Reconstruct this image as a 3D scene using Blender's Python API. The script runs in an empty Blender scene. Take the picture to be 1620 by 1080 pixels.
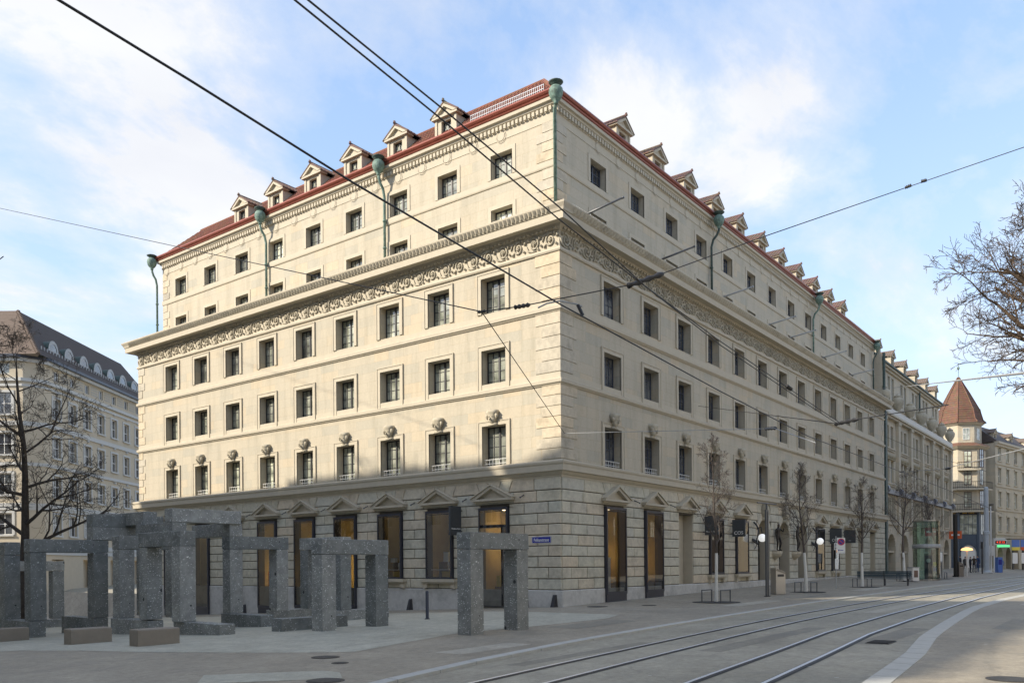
import bpy, math, random
from math import sin, cos, pi, radians, sqrt, atan2
from mathutils import Vector, Matrix
random.seed(7)
SC = bpy.context.scene
COL = SC.collection
# ------------------------------------------------------------------ camera, sky, sun, exposure
TH = 0.9186482563
RT = Vector((cos(TH), -sin(TH), 0)); FW = Vector((sin(TH), cos(TH), 0)); UP = Vector((0, 0, 1))
RT = Vector((0.60689507, -0.79478197, 0)); FW = Vector((0.79478197, 0.60689507, 0))
O = Vector((-28.0861, -18.9139, 1.66)); FPX = 1324.276; HY = 894.622; ROLL = -0.008
cam = bpy.data.cameras.new('camera'); camo = bpy.data.objects.new('camera', cam); COL.objects.link(camo)
cam.sensor_width = 36; cam.lens = FPX / 1620 * 36; cam.shift_y = (HY - 540) / 1620; cam.clip_start = .1; cam.clip_end = 6000
a = -ROLL
cx = RT * cos(a) - UP * sin(a); cy = UP * cos(a) + RT * sin(a); cz = -FW
camo.matrix_world = Matrix(((cx.x, cy.x, cz.x, O.x), (cx.y, cy.y, cz.y, O.y), (cx.z, cy.z, cz.z, O.z), (0, 0, 0, 1)))
SC.camera = camo
SUN_AZ = radians(31); SUN_EL = radians(30.5)
SUN = Vector((-cos(SUN_AZ) * cos(SUN_EL), sin(SUN_AZ) * cos(SUN_EL), sin(SUN_EL)))      # towards the sun
sl = bpy.data.lights.new('sun', 'SUN'); sl.energy = 2.0; sl.angle = radians(.9); sl.color = (.665, .595, .49)
so = bpy.data.objects.new('sun', sl); COL.objects.link(so)
so.rotation_euler = (-SUN).to_track_quat('-Z', 'Y').to_euler(); so.location = (-60, 40, 60)
W = bpy.data.worlds.new('World'); SC.world = W; W.use_nodes = True
def build_world():
    nt = W.node_tree; N = nt.nodes; L = nt.links; N.clear()
    out = N.new('ShaderNodeOutputWorld'); bg = N.new('ShaderNodeBackground'); bg.inputs[1].default_value = .15
    sky = N.new('ShaderNodeTexSky'); sky.sky_type = 'NISHITA'; sky.sun_disc = False
    sky.sun_elevation = SUN_EL; sky.sun_rotation = atan2(SUN.x, SUN.y)
    sky.air_density = 1.0; sky.dust_density = .6; sky.ozone_density = 1.4
    tc = N.new('ShaderNodeTexCoord'); sp = N.new('ShaderNodeSeparateXYZ'); L.new(tc.outputs['Generated'], sp.inputs[0])
    def m(op, a, b=None, c=None):
        n = N.new('ShaderNodeMath'); n.operation = op
        for i, v in enumerate((a, b, c)):
            if v is None: continue
            if isinstance(v, (int, float)): n.inputs[i].default_value = v
            else: L.new(v, n.inputs[i])
        return n.outputs[0]
    z = m('ADD', m('MAXIMUM', sp.outputs[2], 0.0), .22)
    cb = N.new('ShaderNodeCombineXYZ'); L.new(m('DIVIDE', sp.outputs[0], z), cb.inputs[0]); L.new(m('DIVIDE', sp.outputs[1], z), cb.inputs[1])
    mp = N.new('ShaderNodeMapping'); L.new(cb.outputs[0], mp.inputs[0]); mp.inputs['Location'].default_value = (6.7, 6.3, 0); mp.inputs['Rotation'].default_value = (0, 0, .6); mp.inputs['Scale'].default_value = (1.0, 1.25, 1)
    n1 = N.new('ShaderNodeTexNoise'); L.new(mp.outputs[0], n1.inputs[0]); n1.inputs['Scale'].default_value = 1.5; n1.inputs['Detail'].default_value = 9; n1.inputs['Roughness'].default_value = .62; n1.inputs['Distortion'].default_value = .25
    n2 = N.new('ShaderNodeTexNoise'); L.new(mp.outputs[0], n2.inputs[0]); n2.inputs['Scale'].default_value = .55; n2.inputs['Detail'].default_value = 3
    s = m('ADD', m('MULTIPLY', n1.outputs[0], .62), m('MULTIPLY', n2.outputs[0], .42))
    r = N.new('ShaderNodeValToRGB'); L.new(s, r.inputs[0]); e = r.color_ramp.elements
    e[0].position = .50; e[0].color = (.03, .03, .03, 1); e[1].position = .615; e[1].color = (.88, .88, .88, 1)
    e2 = r.color_ramp.elements.new(.57); e2.color = (.4, .4, .4, 1)
    n3 = N.new('ShaderNodeTexNoise'); L.new(mp.outputs[0], n3.inputs[0]); n3.inputs['Scale'].default_value = 2.6; n3.inputs['Detail'].default_value = 5
    cr = N.new('ShaderNodeValToRGB'); L.new(n3.outputs[0], cr.inputs[0]); cr.color_ramp.elements[0].position = .3; cr.color_ramp.elements[0].color = (1.2, 1.2, 1.24, 1); cr.color_ramp.elements[1].position = .62; cr.color_ramp.elements[1].color = (1.4, 1.385, 1.35, 1)
    tint = N.new('ShaderNodeMix'); tint.data_type = 'RGBA'; tint.blend_type = 'MULTIPLY'; tint.inputs[0].default_value = 1
    k1 = N.new('ShaderNodeVectorMath'); k1.operation = 'MULTIPLY_ADD'; L.new(sky.outputs[0], k1.inputs[0]); k1.inputs[1].default_value = (.34, .34, .34); k1.inputs[2].default_value = (1, 1, 1)
    k2 = N.new('ShaderNodeVectorMath'); k2.operation = 'DIVIDE'; L.new(sky.outputs[0], k2.inputs[0]); L.new(k1.outputs[0], k2.inputs[1])     # soft shoulder, as the camera's film gives the bright horizon
    L.new(k2.outputs[0], tint.inputs[6]); tint.inputs[7].default_value = (.72, .775, .91, 1)
    mx = N.new('ShaderNodeMix'); mx.data_type = 'RGBA'; L.new(r.outputs[0], mx.inputs[0]); L.new(tint.outputs[2], mx.inputs[6]); L.new(cr.outputs[0], mx.inputs[7])
    L.new(mx.outputs[2], bg.inputs[0]); L.new(bg.outputs[0], out.inputs[0])
build_world()
SC.view_settings.view_transform = 'Standard'; SC.view_settings.look = 'None'; SC.view_settings.gamma = 1; SC.view_settings.use_curve_mapping = False
SC.view_settings.exposure = 2.34
SC.render.engine = 'CYCLES'
cy_ = SC.cycles; cy_.use_denoising = True; cy_.max_bounces = 7; cy_.diffuse_bounces = 4; cy_.glossy_bounces = 3; cy_.transmission_bounces = 4; cy_.transparent_max_bounces = 10; cy_.caustics_reflective = False; cy_.caustics_refractive = False; cy_.sample_clamp_indirect = 6

# ------------------------------------------------------------------ places: sight lines of the photograph turned into points of the square
def ray(x, y):
    X = x - 810; Y = y - HY; n = 1 + ROLL * ROLL
    x0 = (X + ROLL * Y) / n; y0 = (Y - ROLL * X) / n
    return RT * (x0 / FPX) + FW - UP * (y0 / FPX)
def onR(x, y, off=0):
    q = ray(x, y); return O + q * ((-off - O.y) / q.y)
def onL(x, y, off=0):
    q = ray(x, y); return O + q * ((-off - O.x) / q.x)
def atD(x, y, D): return O + ray(x, y) * D
def cam2(x, d, z=0): return Vector((O.x, O.y, 0)) + RT * x + FW * d + UP * z
def smooth(a, b, x):
    t = min(1, max(0, (x - a) / (b - a))); return t * t * (3 - 2 * t)
def ground(u, v):
    d = max(0, -v); s = .015 - .008 * smooth(0, 6, d)
    z = s * min(max(u, 0), 60) + .006 * max(min(u, 0), -30)
    t = v + 1.5
    w = 0 if t < 0 else (t * t / 6 if t < 3 else t - 1.5)
    z -= .041 * min(w, 42) * (1 - .0 * smooth(0, 1, u)) if u < 1 else 0
    return z
def onG(x, y):
    q = ray(x, y); lo, hi = 1., 400.
    for _ in range(50):
        m = (lo + hi) / 2; P = O + q * m
        if P.z > ground(P.x, P.y): lo = m
        else: hi = m
    return O + q * lo

# ------------------------------------------------------------------ materials
MAT = {}
class NT:
    def __init__(s, name):
        m = bpy.data.materials.new(name); m.use_nodes = True; MAT[name] = m; s.m = m
        s.nt = m.node_tree; s.N = s.nt.nodes; s.L = s.nt.links; s.b = s.N['Principled BSDF']
    def n(s, t, **k):
        x = s.N.new('ShaderNode' + t)
        for a, v in k.items():
            if a in x.inputs.keys(): x.inputs[a].default_value = v
            else: setattr(x, a, v)
        return x
    def link(s, a, b): s.L.new(a, b)
    def math(s, op, a, b=None):
        x = s.N.new('ShaderNodeMath'); x.operation = op
        for i, v in enumerate((a, b)):
            if v is None: continue
            if isinstance(v, (int, float)): x.inputs[i].default_value = v
            else: s.L.new(v, x.inputs[i])
        return x.outputs[0]
    def ramp(s, fac, stops):
        r = s.N.new('ShaderNodeValToRGB'); s.L.new(fac, r.inputs[0]); e = r.color_ramp.elements
        while len(e) < len(stops): e.new(.5)
        for i, (p, c) in enumerate(stops):
            e[i].position = p; e[i].color = (*c, 1) if len(c) == 3 else c
        return r.outputs[0]
    def mix(s, f, a, b, mode='MIX'):
        x = s.N.new('ShaderNodeMix'); x.data_type = 'RGBA'; x.blend_type = mode
        for i, v in ((0, f), (6, a), (7, b)):
            if isinstance(v, (int, float)): x.inputs[i].default_value = v
            elif isinstance(v, tuple): x.inputs[i].default_value = (*v, 1)
            else: s.L.new(v, x.inputs[i])
        return x.outputs[2]
    def noise(s, scale, detail=4, rough=.55, vec=None, dist=0):
        x = s.n('TexNoise', Scale=scale, Detail=detail, Roughness=rough, Distortion=dist)
        if vec is None: vec = s.pos()
        s.L.new(vec, x.inputs['Vector']); return x.outputs[0]
    def pos(s):
        if not hasattr(s, '_p'): s._p = s.N.new('ShaderNodeNewGeometry').outputs['Position']
        return s._p
    def objc(s):
        if not hasattr(s, '_o'): s._o = s.N.new('ShaderNodeTexCoord').outputs['Object']
        return s._o
    def scaled(s, vec, sc):
        x = s.N.new('ShaderNodeMapping'); s.L.new(vec, x.inputs[0]); x.inputs['Scale'].default_value = sc; return x.outputs[0]
    def rnd(s): return s.N.new('ShaderNodeObjectInfo').outputs['Random']
    def col(s, v):
        if isinstance(v, tuple): s.b.inputs['Base Color'].default_value = (*v, 1)
        else: s.L.new(v, s.b.inputs['Base Color'])
        return s
    def rough(s, v):
        if isinstance(v, (int, float)): s.b.inputs['Roughness'].default_value = v
        else: s.L.new(v, s.b.inputs['Roughness'])
        return s
    def bump(s, h, strength=.3, dist=.02):
        x = s.n('Bump', Strength=strength, Distance=dist); s.L.new(h, x.inputs['Height']); s.L.new(x.outputs[0], s.b.inputs['Normal']); return s
    def metal(s, v): s.b.inputs['Metallic'].default_value = v; return s
def plain(name, c, r=.6, metal=0, var=.12, sc=3.0, bump=0, spec=None):
    t = NT(name); n = t.noise(sc, 5)
    t.col(t.mix(n, tuple(x * (1 - var) for x in c), tuple(min(1, x * (1 + var)) for x in c))).rough(r).metal(metal)
    if bump: t.bump(t.noise(sc * 8, 4), bump, .01)
    if spec is not None: t.b.inputs['Specular IOR Level'].default_value = spec
    return t
def ashlar(name, c1, c2, c3, bw=.98, bh=.452):
    t = NT(name); p = t.pos(); sp = t.n('SeparateXYZ'); t.link(p, sp.inputs[0])
    cb = t.n('CombineXYZ'); t.link(t.math('ADD', sp.outputs[0], sp.outputs[1]), cb.inputs[0]); t.link(t.math('SUBTRACT', sp.outputs[2], .21), cb.inputs[1])
    br = t.n('TexBrick'); t.link(cb.outputs[0], br.inputs[0]); br.inputs['Scale'].default_value = 1; br.inputs['Brick Width'].default_value = bw; br.inputs['Row Height'].default_value = bh; br.inputs['Mortar Size'].default_value = .006; br.inputs['Mortar Smooth'].default_value = .3
    br.inputs['Color1'].default_value = (0, 0, 0, 1); br.inputs['Color2'].default_value = (1, 1, 1, 1); br.inputs['Mortar'].default_value = (.4, .4, .4, 1); br.offset = .5; br.squash = 1.3; br.squash_frequency = 3
    blk = t.ramp(br.outputs[0], [(0, c1), (.35, c2), (.75, c2), (1, c3)])
    big = t.noise(.35, 5, .6); blk = t.mix(t.math('MULTIPLY', big, .55), blk, c2)
    fine = t.noise(9, 5, .7); blk = t.mix(1, blk, t.ramp(fine, [(.2, (.88, .88, .88)), (.8, (1.08, 1.08, 1.08))]), 'MULTIPLY')
    st = t.noise(1.2, 6, .65, t.scaled(p, (1.6, 1.6, .22))); blk = t.mix(1, blk, t.ramp(st, [(.33, (.86, .86, .85)), (.53, (1, 1, 1))]), 'MULTIPLY')
    blk = t.mix(br.outputs[1], blk, t.mix(1, blk, (.8, .77, .72), 'MULTIPLY'))
    t.col(blk).rough(.85).bump(t.math('ADD', t.math('MULTIPLY', fine, .4), t.math('MULTIPLY', br.outputs[1], -.6)), .25, .012)
    return t
ashlar('sandstone', (.405, .38, .31), (.475, .425, .33), (.53, .44, .31))
ashlar('grey_stone', (.44, .40, .32), (.50, .45, .35), (.54, .46, .34), 1.1, .5)
def blocks(name, cols, rough=.85):
    t = NT(name); r = t.rnd(); c = t.ramp(r, [(i / max(1, len(cols) - 1), k) for i, k in enumerate(cols)])
    f = t.noise(6, 6, .65); c = t.mix(1, c, t.ramp(f, [(.25, (.82, .82, .82)), (.75, (1.1, 1.1, 1.1))]), 'MULTIPLY')
    st = t.noise(1.1, 6, .7); c = t.mix(1, c, t.ramp(st, [(.34, (.74, .74, .74)), (.52, (1, 1, 1))]), 'MULTIPLY')
    t.col(c).rough(rough).bump(t.noise(22, 5, .7), .25, .01); return t
blocks('ashlar_block', [(.50, .485, .40), (.57, .52, .40), (.53, .51, .42), (.60, .51, .38), (.50, .49, .42)])
blocks('carved_stone', [(.44, .40, .31), (.48, .43, .33)])
blocks('quoin_stone', [(.47, .43, .35), (.52, .46, .355), (.57, .475, .335)])
blocks('plinth_stone', [(.46, .45, .42), (.52, .51, .48)])
plain('joint', (.09, .08, .06), .95)
plain('smooth_stone', (.475, .425, .33), .8, var=.12)
plain('pale_stone', (.62, .60, .55), .8, var=.08)
plain('weathered_stone', (.33, .29, .2), .9, var=.35, sc=5)
plain('black_steel', (.025, .026, .03), .45)
plain('navy_steel', (.05, .06, .085), .4)
plain('bronze_frame', (.035, .037, .05), .3, spec=.6)
plain('dark_sign', (.055, .06, .065), .5)
plain('steel_post', (.13, .135, .14), .45, .6)
plain('stainless', (.42, .41, .4), .32, 1.0, var=.06); plain('rail_steel', (.85, .85, .86), .4, .7, var=.03)
plain('pole_paint', (.42, .46, .5), .4, var=.15)
plain('white_paint', (.78, .78, .76), .6, var=.05)
plain('white_wash', (.66, .66, .62), .85, var=.12, sc=14, bump=.3)
plain('blue_enamel', (.03, .04, .28), .25, var=.02)
plain('red_enamel', (.5, .02, .04), .3, var=.02)
plain('copper_red', (.25, .075, .05), .35, .4, var=.3)
plain('zinc', (.16, .17, .2), .5, .5)
plain('bench_wood', (.045, .075, .095), .5, var=.2, sc=9)
plain('bronze', (.045, .042, .04), .38, .7, var=.3)
plain('bin_side', (.22, .2, .17), .5, .3)
plain('wire_black', (.02, .02, .022), .6)
plain('wire_grey', (.35, .36, .36), .5)
plain('off_white_wall', (.72, .70, .66), .8)
plain('shop_floor', (.5, .48, .44), .5)
plain('yellow_cloth', (.75, .42, .02), .8)
plain('tan_cloth', (.42, .27, .12), .8)
plain('gold_box', (.7, .42, .03), .4)
plain('white_card', (.85, .85, .83), .6, var=.02)
plain('mannequin_skin', (.5, .4, .3), .4)
plain('red_cloth', (.6, .04, .03), .8)
plain('skin', (.5, .3, .22), .6)
plain('dark_cloth', (.02, .022, .035), .9)
plain('blue_cloth', (.04, .07, .16), .9)
plain('hair', (.04, .025, .015), .7)
plain('roof_dark', (.085, .07, .064), .75, var=.3, sc=6)
plain('roof_brown', (.16, .12, .095), .8, var=.3, sc=6)
plain('cream_render', (.5, .435, .33), .9, var=.1)
plain('grey_render', (.40, .385, .35), .9, var=.1)
plain('white_trim', (.5, .5, .48), .8, var=.06)
plain('blue_iron', (.06, .085, .12), .5, var=.2)
plain('maroon_door', (.07, .03, .03), .5)
plain('window_white', (.7, .7, .68), .5, var=.04)
plain('rail_dark', (.035, .033, .03), .6, .3)
plain('drain_iron', (.06, .055, .05), .7, .4, var=.3, sc=20)
plain('brown_panel', (.16, .1, .075), .6)
plain('orange_sign', (.7, .12, .03), .5, var=.05)
plain('green_sign', (.05, .5, .12), .5)
plain('poster_yellow', (.8, .65, .1), .5)
plain('poster_blue', (.1, .2, .55), .5)
plain('terrace_lead', (.3, .31, .32), .6)
plain('brick_end', (.33, .27, .2), .9)
def speckle():
    t = NT('granite'); p = t.objc()
    base = t.ramp(t.noise(2.2, 7, .7, p), [(.3, (.145, .15, .145)), (.7, (.32, .325, .312))])
    fl = t.n('TexVoronoi', Scale=15, Randomness=1); t.link(t.scaled(p, (1, 1, 1.9)), fl.inputs[0])
    nz = t.noise(7, 4, .6, p)
    th = t.math('ADD', t.math('MULTIPLY', nz, .42), .0)
    wsp = t.math('LESS_THAN', fl.outputs[0], t.math('MULTIPLY', t.math('MULTIPLY', nz, nz), .95))
    hue = t.ramp(fl.outputs['Color'], [(.3, (0, 0, 0)), (.42, (1, 1, 1))])
    f2 = t.math('MULTIPLY', wsp, hue)
    c = t.mix(t.math('MULTIPLY', f2, .9), base, (.7, .71, .7))
    v2 = t.n('TexVoronoi', Scale=55); t.link(p, v2.inputs[0]); c = t.mix(t.math('MULTIPLY', t.math('LESS_THAN', v2.outputs[0], .24), .5), c, (.3, .31, .31))
    v3 = t.n('TexVoronoi', Scale=1.9); t.link(p, v3.inputs[0]); c = t.mix(t.math('MULTIPLY', t.math('LESS_THAN', v3.outputs[0], .1), .85), c, (.015, .016, .018))
    c = t.mix(1, c, t.ramp(t.rnd(), [(0, (.75, .78, .78)), (1, (1.28, 1.27, 1.24))]), 'MULTIPLY')
    t.col(c).rough(.8).bump(t.noise(45, 4, .7, p), .45, .012)
speckle()
def rnd_stone(name, c):
    t = NT(name); n = t.noise(4, 6, .7); v = t.n('TexVoronoi', Scale=60); t.link(t.pos(), v.inputs[0])
    k = t.mix(n, tuple(x * .8 for x in c), tuple(x * 1.15 for x in c)); k = t.mix(t.math('MULTIPLY', t.math('LESS_THAN', v.outputs[0], .2), .35), k, tuple(x * .5 for x in c))
    t.col(k).rough(.85).bump(n, .2, .01)
rnd_stone('seat_stone', (.27, .235, .19)); rnd_stone('kerb_granite', (.45, .45, .42))
def paving(name, a, b, spot, sc=1.0, rgh=.75):
    t = NT(name); big = t.noise(.22 * sc, 6, .62); mid = t.noise(1.6, 5, .6); fine = t.noise(60, 3, .7)
    c = t.mix(t.ramp(big, [(.3, (0, 0, 0)), (.7, (1, 1, 1))]), a, b); c = t.mix(1, c, t.ramp(mid, [(.3, (.8, .8, .8)), (.7, (1.13, 1.13, 1.13))]), 'MULTIPLY')
    sm = t.noise(7, 5, .75); c = t.mix(1, c, t.ramp(sm, [(.3, (.78, .78, .78)), (.7, (1.18, 1.18, 1.18))]), 'MULTIPLY')
    c = t.mix(1, c, t.ramp(fine, [(.3, (.8, .8, .8)), (.7, (1.18, 1.18, 1.18))]), 'MULTIPLY')
    sr = t.noise(.9, 7, .7, t.scaled(t.pos(), (.35, 1.6, 1))); c = t.mix(t.ramp(sr, [(.56, (0, 0, 0)), (.7, (.5, .5, .5))]), c, spot)
    ck = t.n('TexVoronoi', feature='DISTANCE_TO_EDGE', Scale=.32); wv = t.n('VectorMath', operation='ADD'); t.link(t.pos(), wv.inputs[0]); nz_ = t.n('TexNoise', Scale=1.3, Detail=5); t.link(t.pos(), nz_.inputs['Vector']); t.link(nz_.outputs['Color'], wv.inputs[1]); t.link(wv.outputs[0], ck.inputs[0]); c = t.mix(t.math('MULTIPLY', t.math('LESS_THAN', ck.outputs[0], .006), .35), c, spot)
    gm_ = t.n('TexVoronoi', Scale=2.2); t.link(t.pos(), gm_.inputs[0]); c = t.mix(t.math('MULTIPLY', t.math('LESS_THAN', gm_.outputs[0], .045), .5), c, spot)
    v = t.n('TexVoronoi', Scale=.9); t.link(t.pos(), v.inputs[0]); c = t.mix(t.math('MULTIPLY', t.math('LESS_THAN', v.outputs[0], .035), .6), c, (.5, .5, .47))
    t.col(c).rough(t.ramp(mid, [(.3, (rgh - .12,) * 3), (.7, (rgh + .1,) * 3)])).bump(fine, .3, .006)
paving('asphalt_street', (.26, .24, .185), (.39, .36, .285), (.18, .165, .135))
paving('asphalt_pavement', (.25, .222, .172), (.36, .32, .25), (.18, .165, .135))
paving('plaza_concrete', (.35, .34, .275), (.47, .455, .375), (.27, .265, .23))
paving('bitumen', (.035, .034, .032), (.06, .058, .055), (.03, .03, .03))
def patina():
    t = NT('verdigris'); n = t.noise(6, 6, .65); st = t.noise(3, 5, .6, t.scaled(t.pos(), (5, 5, .5)))
    c = t.ramp(n, [(.25, (.05, .075, .06)), (.5, (.16, .26, .215)), (.8, (.33, .42, .36))]); c = t.mix(t.ramp(st, [(.35, (.6, .6, .6)), (.6, (0, 0, 0))]), c, (.07, .09, .075)); t.col(c).rough(.7)
    t = NT('dark_copper'); t.col(t.ramp(t.noise(6, 5), [(.3, (.03, .05, .045)), (.7, (.07, .11, .095))])).rough(.6)
patina()
def tiles(name, a, b, c):
    t = NT(name); p = t.pos(); n = t.noise(1.2, 6, .7); k = t.ramp(n, [(.25, a), (.5, b), (.78, c)])
    v = t.n('TexVoronoi', Scale=4.5); t.link(p, v.inputs[0]); k = t.mix(.45, k, t.mix(1, k, v.outputs['Color'], 'MULTIPLY')); k = t.mix(.35, k, b)
    t.col(k).rough(.8).bump(t.noise(25, 4), .3, .01)
tiles('tile_red', (.15, .06, .04), (.25, .095, .055), (.34, .16, .1)); tiles('tile_dormer', (.12, .08, .065), (.165, .105, .085), (.22, .15, .12)); tiles('tile_brown', (.10, .055, .036), (.165, .085, .054), (.22, .135, .09))
def glass_dark(name, c1, c2, rough=.03, sc=.8):
    t = NT(name); n = t.noise(sc, 3, .5); r_ = t.ramp(t.rnd(), [(0, (.45, .45, .47)), (.55, (.9, .9, .88)), (.85, (1.05, 1.05, 1.0)), (1, (1.7, 1.7, 1.6))]); t.col(t.mix(1, t.mix(t.ramp(n, [(.35, (0, 0, 0)), (.65, (1, 1, 1))]), c1, c2), r_, 'MULTIPLY')).rough(rough); t.b.inputs['Specular IOR Level'].default_value = .9; t.b.inputs['IOR'].default_value = 1.6
    t.b.inputs['Coat Weight'].default_value = .6; t.b.inputs['Coat Roughness'].default_value = .01
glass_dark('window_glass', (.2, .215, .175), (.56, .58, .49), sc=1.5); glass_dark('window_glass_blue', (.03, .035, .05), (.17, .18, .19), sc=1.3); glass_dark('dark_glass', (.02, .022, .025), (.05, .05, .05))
def clear_glass(name, tint, refl=.35):
    t = NT(name); N = t.N; t.N.remove(t.b); tr = N.new('ShaderNodeBsdfTransparent'); tr.inputs[0].default_value = (*tint, 1); gl = N.new('ShaderNodeBsdfGlossy'); gl.inputs['Roughness'].default_value = .01
    fr = N.new('ShaderNodeFresnel'); fr.inputs[0].default_value = 1.5; mx = N.new('ShaderNodeMixShader')
    t.link(t.math('MINIMUM', t.math('ADD', t.math('MULTIPLY', fr.outputs[0], 1.0), refl), .95), mx.inputs[0]); t.link(tr.outputs[0], mx.inputs[1]); t.link(gl.outputs[0], mx.inputs[2]); t.link(mx.outputs[0], N['Material Output'].inputs[0])
clear_glass('shop_glass', (.72, .74, .74), .13); clear_glass('kiosk_glass', (.62, .78, .72), .1)
def emit(name, c, s):
    t = NT(name); t.col(c); t.b.inputs['Emission Color'].default_value = (*c, 1); t.b.inputs['Emission Strength'].default_value = s
emit('warm_lamp', (1, .7, .3), 16); emit('spot_glow', (1, .8, .5), 2); emit('globe_glass', (.9, .9, .88), .12); emit('led_red', (1, .06, .02), .4); emit('led_green', (.1, .7, .25), .25); emit('orange_glow', (1, .45, .15), .5); emit('lit_window', (1, .93, .8), .55)
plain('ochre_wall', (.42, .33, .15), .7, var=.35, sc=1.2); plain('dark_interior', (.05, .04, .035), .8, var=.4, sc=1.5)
def bark(name, a, b):
    t = NT(name); t.col(t.ramp(t.noise(9, 5, .7), [(.3, a), (.7, b)])).rough(.9).bump(t.noise(30, 4), .4, .01)
bark('bark_dark', (.03, .025, .022), (.075, .062, .05)); bark('bark_warm', (.06, .042, .03), (.13, .092, .06)); bark('bark_young', (.06, .05, .045), (.12, .10, .085))

# ------------------------------------------------------------------ mesh helpers
def FR(x, y, z): return (x, y, z)
def FL(x, y, z): return (y, -x, z)
class MB:
    def __init__(s, F=None): s.v = []; s.f = []; s.F = F
    def add(s, vs, fs):
        o = len(s.v); s.v += [s.F(*p) if s.F else tuple(p) for p in vs]; s.f += [tuple(i + o for i in q) for q in fs]
    def quad(s, *p): s.add(p, [(0, 1, 2, 3)])
    def poly(s, pts): s.add(pts, [tuple(range(len(pts)))])
    def box(s, x0, x1, y0, y1, z0, z1):
        s.add([(x0, y0, z0), (x1, y0, z0), (x1, y1, z0), (x0, y1, z0), (x0, y0, z1), (x1, y0, z1), (x1, y1, z1), (x0, y1, z1)],
              [(0, 3, 2, 1), (4, 5, 6, 7), (0, 1, 5, 4), (1, 2, 6, 5), (2, 3, 7, 6), (3, 0, 4, 7)])
    def ext(s, poly, y0, y1):                    # polygon in x,z pushed along y
        n = len(poly); vs = [(x, y0, z) for x, z in poly] + [(x, y1, z) for x, z in poly]
        s.add(vs, [tuple(range(n)), tuple(range(2 * n - 1, n - 1, -1))] + [(i, i + n, (i + 1) % n + n, (i + 1) % n) for i in range(n)])
    def block(s, poly, y0, y1, bev):             # stone: polygon with chamfered front (front at y0)
        n = len(poly); cxx = sum(p[0] for p in poly) / n; czz = sum(p[1] for p in poly) / n
        w = max(p[0] for p in poly) - min(p[0] for p in poly); h = max(p[1] for p in poly) - min(p[1] for p in poly)
        fx = 1 - 2 * bev / max(w, .05); fz = 1 - 2 * bev / max(h, .05)
        inn = [(cxx + (x - cxx) * fx, czz + (z - czz) * fz) for x, z in poly]
        vs = [(x, y0, z) for x, z in inn] + [(x, y0 + bev, z) for x, z in poly] + [(x, y1, z) for x, z in poly]
        s.add(vs, [tuple(range(n))] + [(i, i + n, (i + 1) % n + n, (i + 1) % n) for i in range(n)] + [(i + n, i + 2 * n, (i + 1) % n + 2 * n, (i + 1) % n + n) for i in range(n)])
    def tube(s, pts, rad, n=6, cap=True):
        pts = [Vector(p) for p in pts]; k = len(pts)
        if not hasattr(rad, '__len__'): rad = [rad] * k
        vs = []; up = None
        for i in range(k):
            d = (pts[min(i + 1, k - 1)] - pts[max(i - 1, 0)])
            if d.length < 1e-9: d = Vector((0, 0, 1))
            d.normalize()
            if up is None:
                up = d.orthogonal().normalized()
            else:
                up = (up - d * up.dot(d)); up = up.normalized() if up.length > 1e-6 else d.orthogonal().normalized()
            w = d.cross(up)
            for j in range(n):
                t = 2 * pi * j / n; q = pts[i] + (up * cos(t) + w * sin(t)) * rad[i]; vs.append(tuple(q))
        fs = [(i * n + j, i * n + (j + 1) % n, (i + 1) * n + (j + 1) % n, (i + 1) * n + j) for i in range(k - 1) for j in range(n)]
        if cap: fs += [tuple(range(n - 1, -1, -1)), tuple(range((k - 1) * n, k * n))]
        s.add(vs, fs)
    def lathe(s, prof, c=(0, 0, 0), n=14):
        vs = [(c[0] + r * cos(2 * pi * j / n), c[1] + r * sin(2 * pi * j / n), c[2] + z) for r, z in prof for j in range(n)]
        k = len(prof); fs = [(i * n + j, i * n + (j + 1) % n, (i + 1) * n + (j + 1) % n, (i + 1) * n + j) for i in range(k - 1) for j in range(n)]
        fs += [tuple(range(n - 1, -1, -1)), tuple(range((k - 1) * n, k * n))]
        s.add(vs, fs)
    def mesh(s, name, mats, smooth=False):
        m = bpy.data.meshes.new(name); m.from_pydata(s.v, [], s.f)
        for k in (mats if isinstance(mats, (list, tuple)) else [mats]): m.materials.append(MAT[k])
        if smooth: m.polygons.foreach_set('use_smooth', [True] * len(m.polygons))
        m.update(); return m
    def build(s, name, mats, parent=None, smooth=False, **k): return put(name, s.mesh(name, mats, smooth), parent, **k)
def put(name, mesh, parent=None, loc=(0, 0, 0), rz=0, scale=None, label=None, cat=None, group=None, kind=None):
    o = bpy.data.objects.new(name, mesh); COL.objects.link(o); o.location = loc; o.rotation_euler = (0, 0, rz)
    if scale: o.scale = scale
    if parent is not None: o.parent = parent
    if label: o['label'] = label
    if cat: o['category'] = cat
    if group: o['group'] = group
    if kind: o['kind'] = kind
    return o
def thing(name, label, cat, loc=(0, 0, 0), rz=0, group=None, kind=None): return put(name, None, None, loc, rz, None, label, cat, group, kind)
def copy_tree(o, parent=None):
    c = o.copy(); COL.objects.link(c)
    if parent is not None: c.parent = parent
    for ch in [x for x in o.children]: copy_tree(ch, c)
    return c
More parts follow.
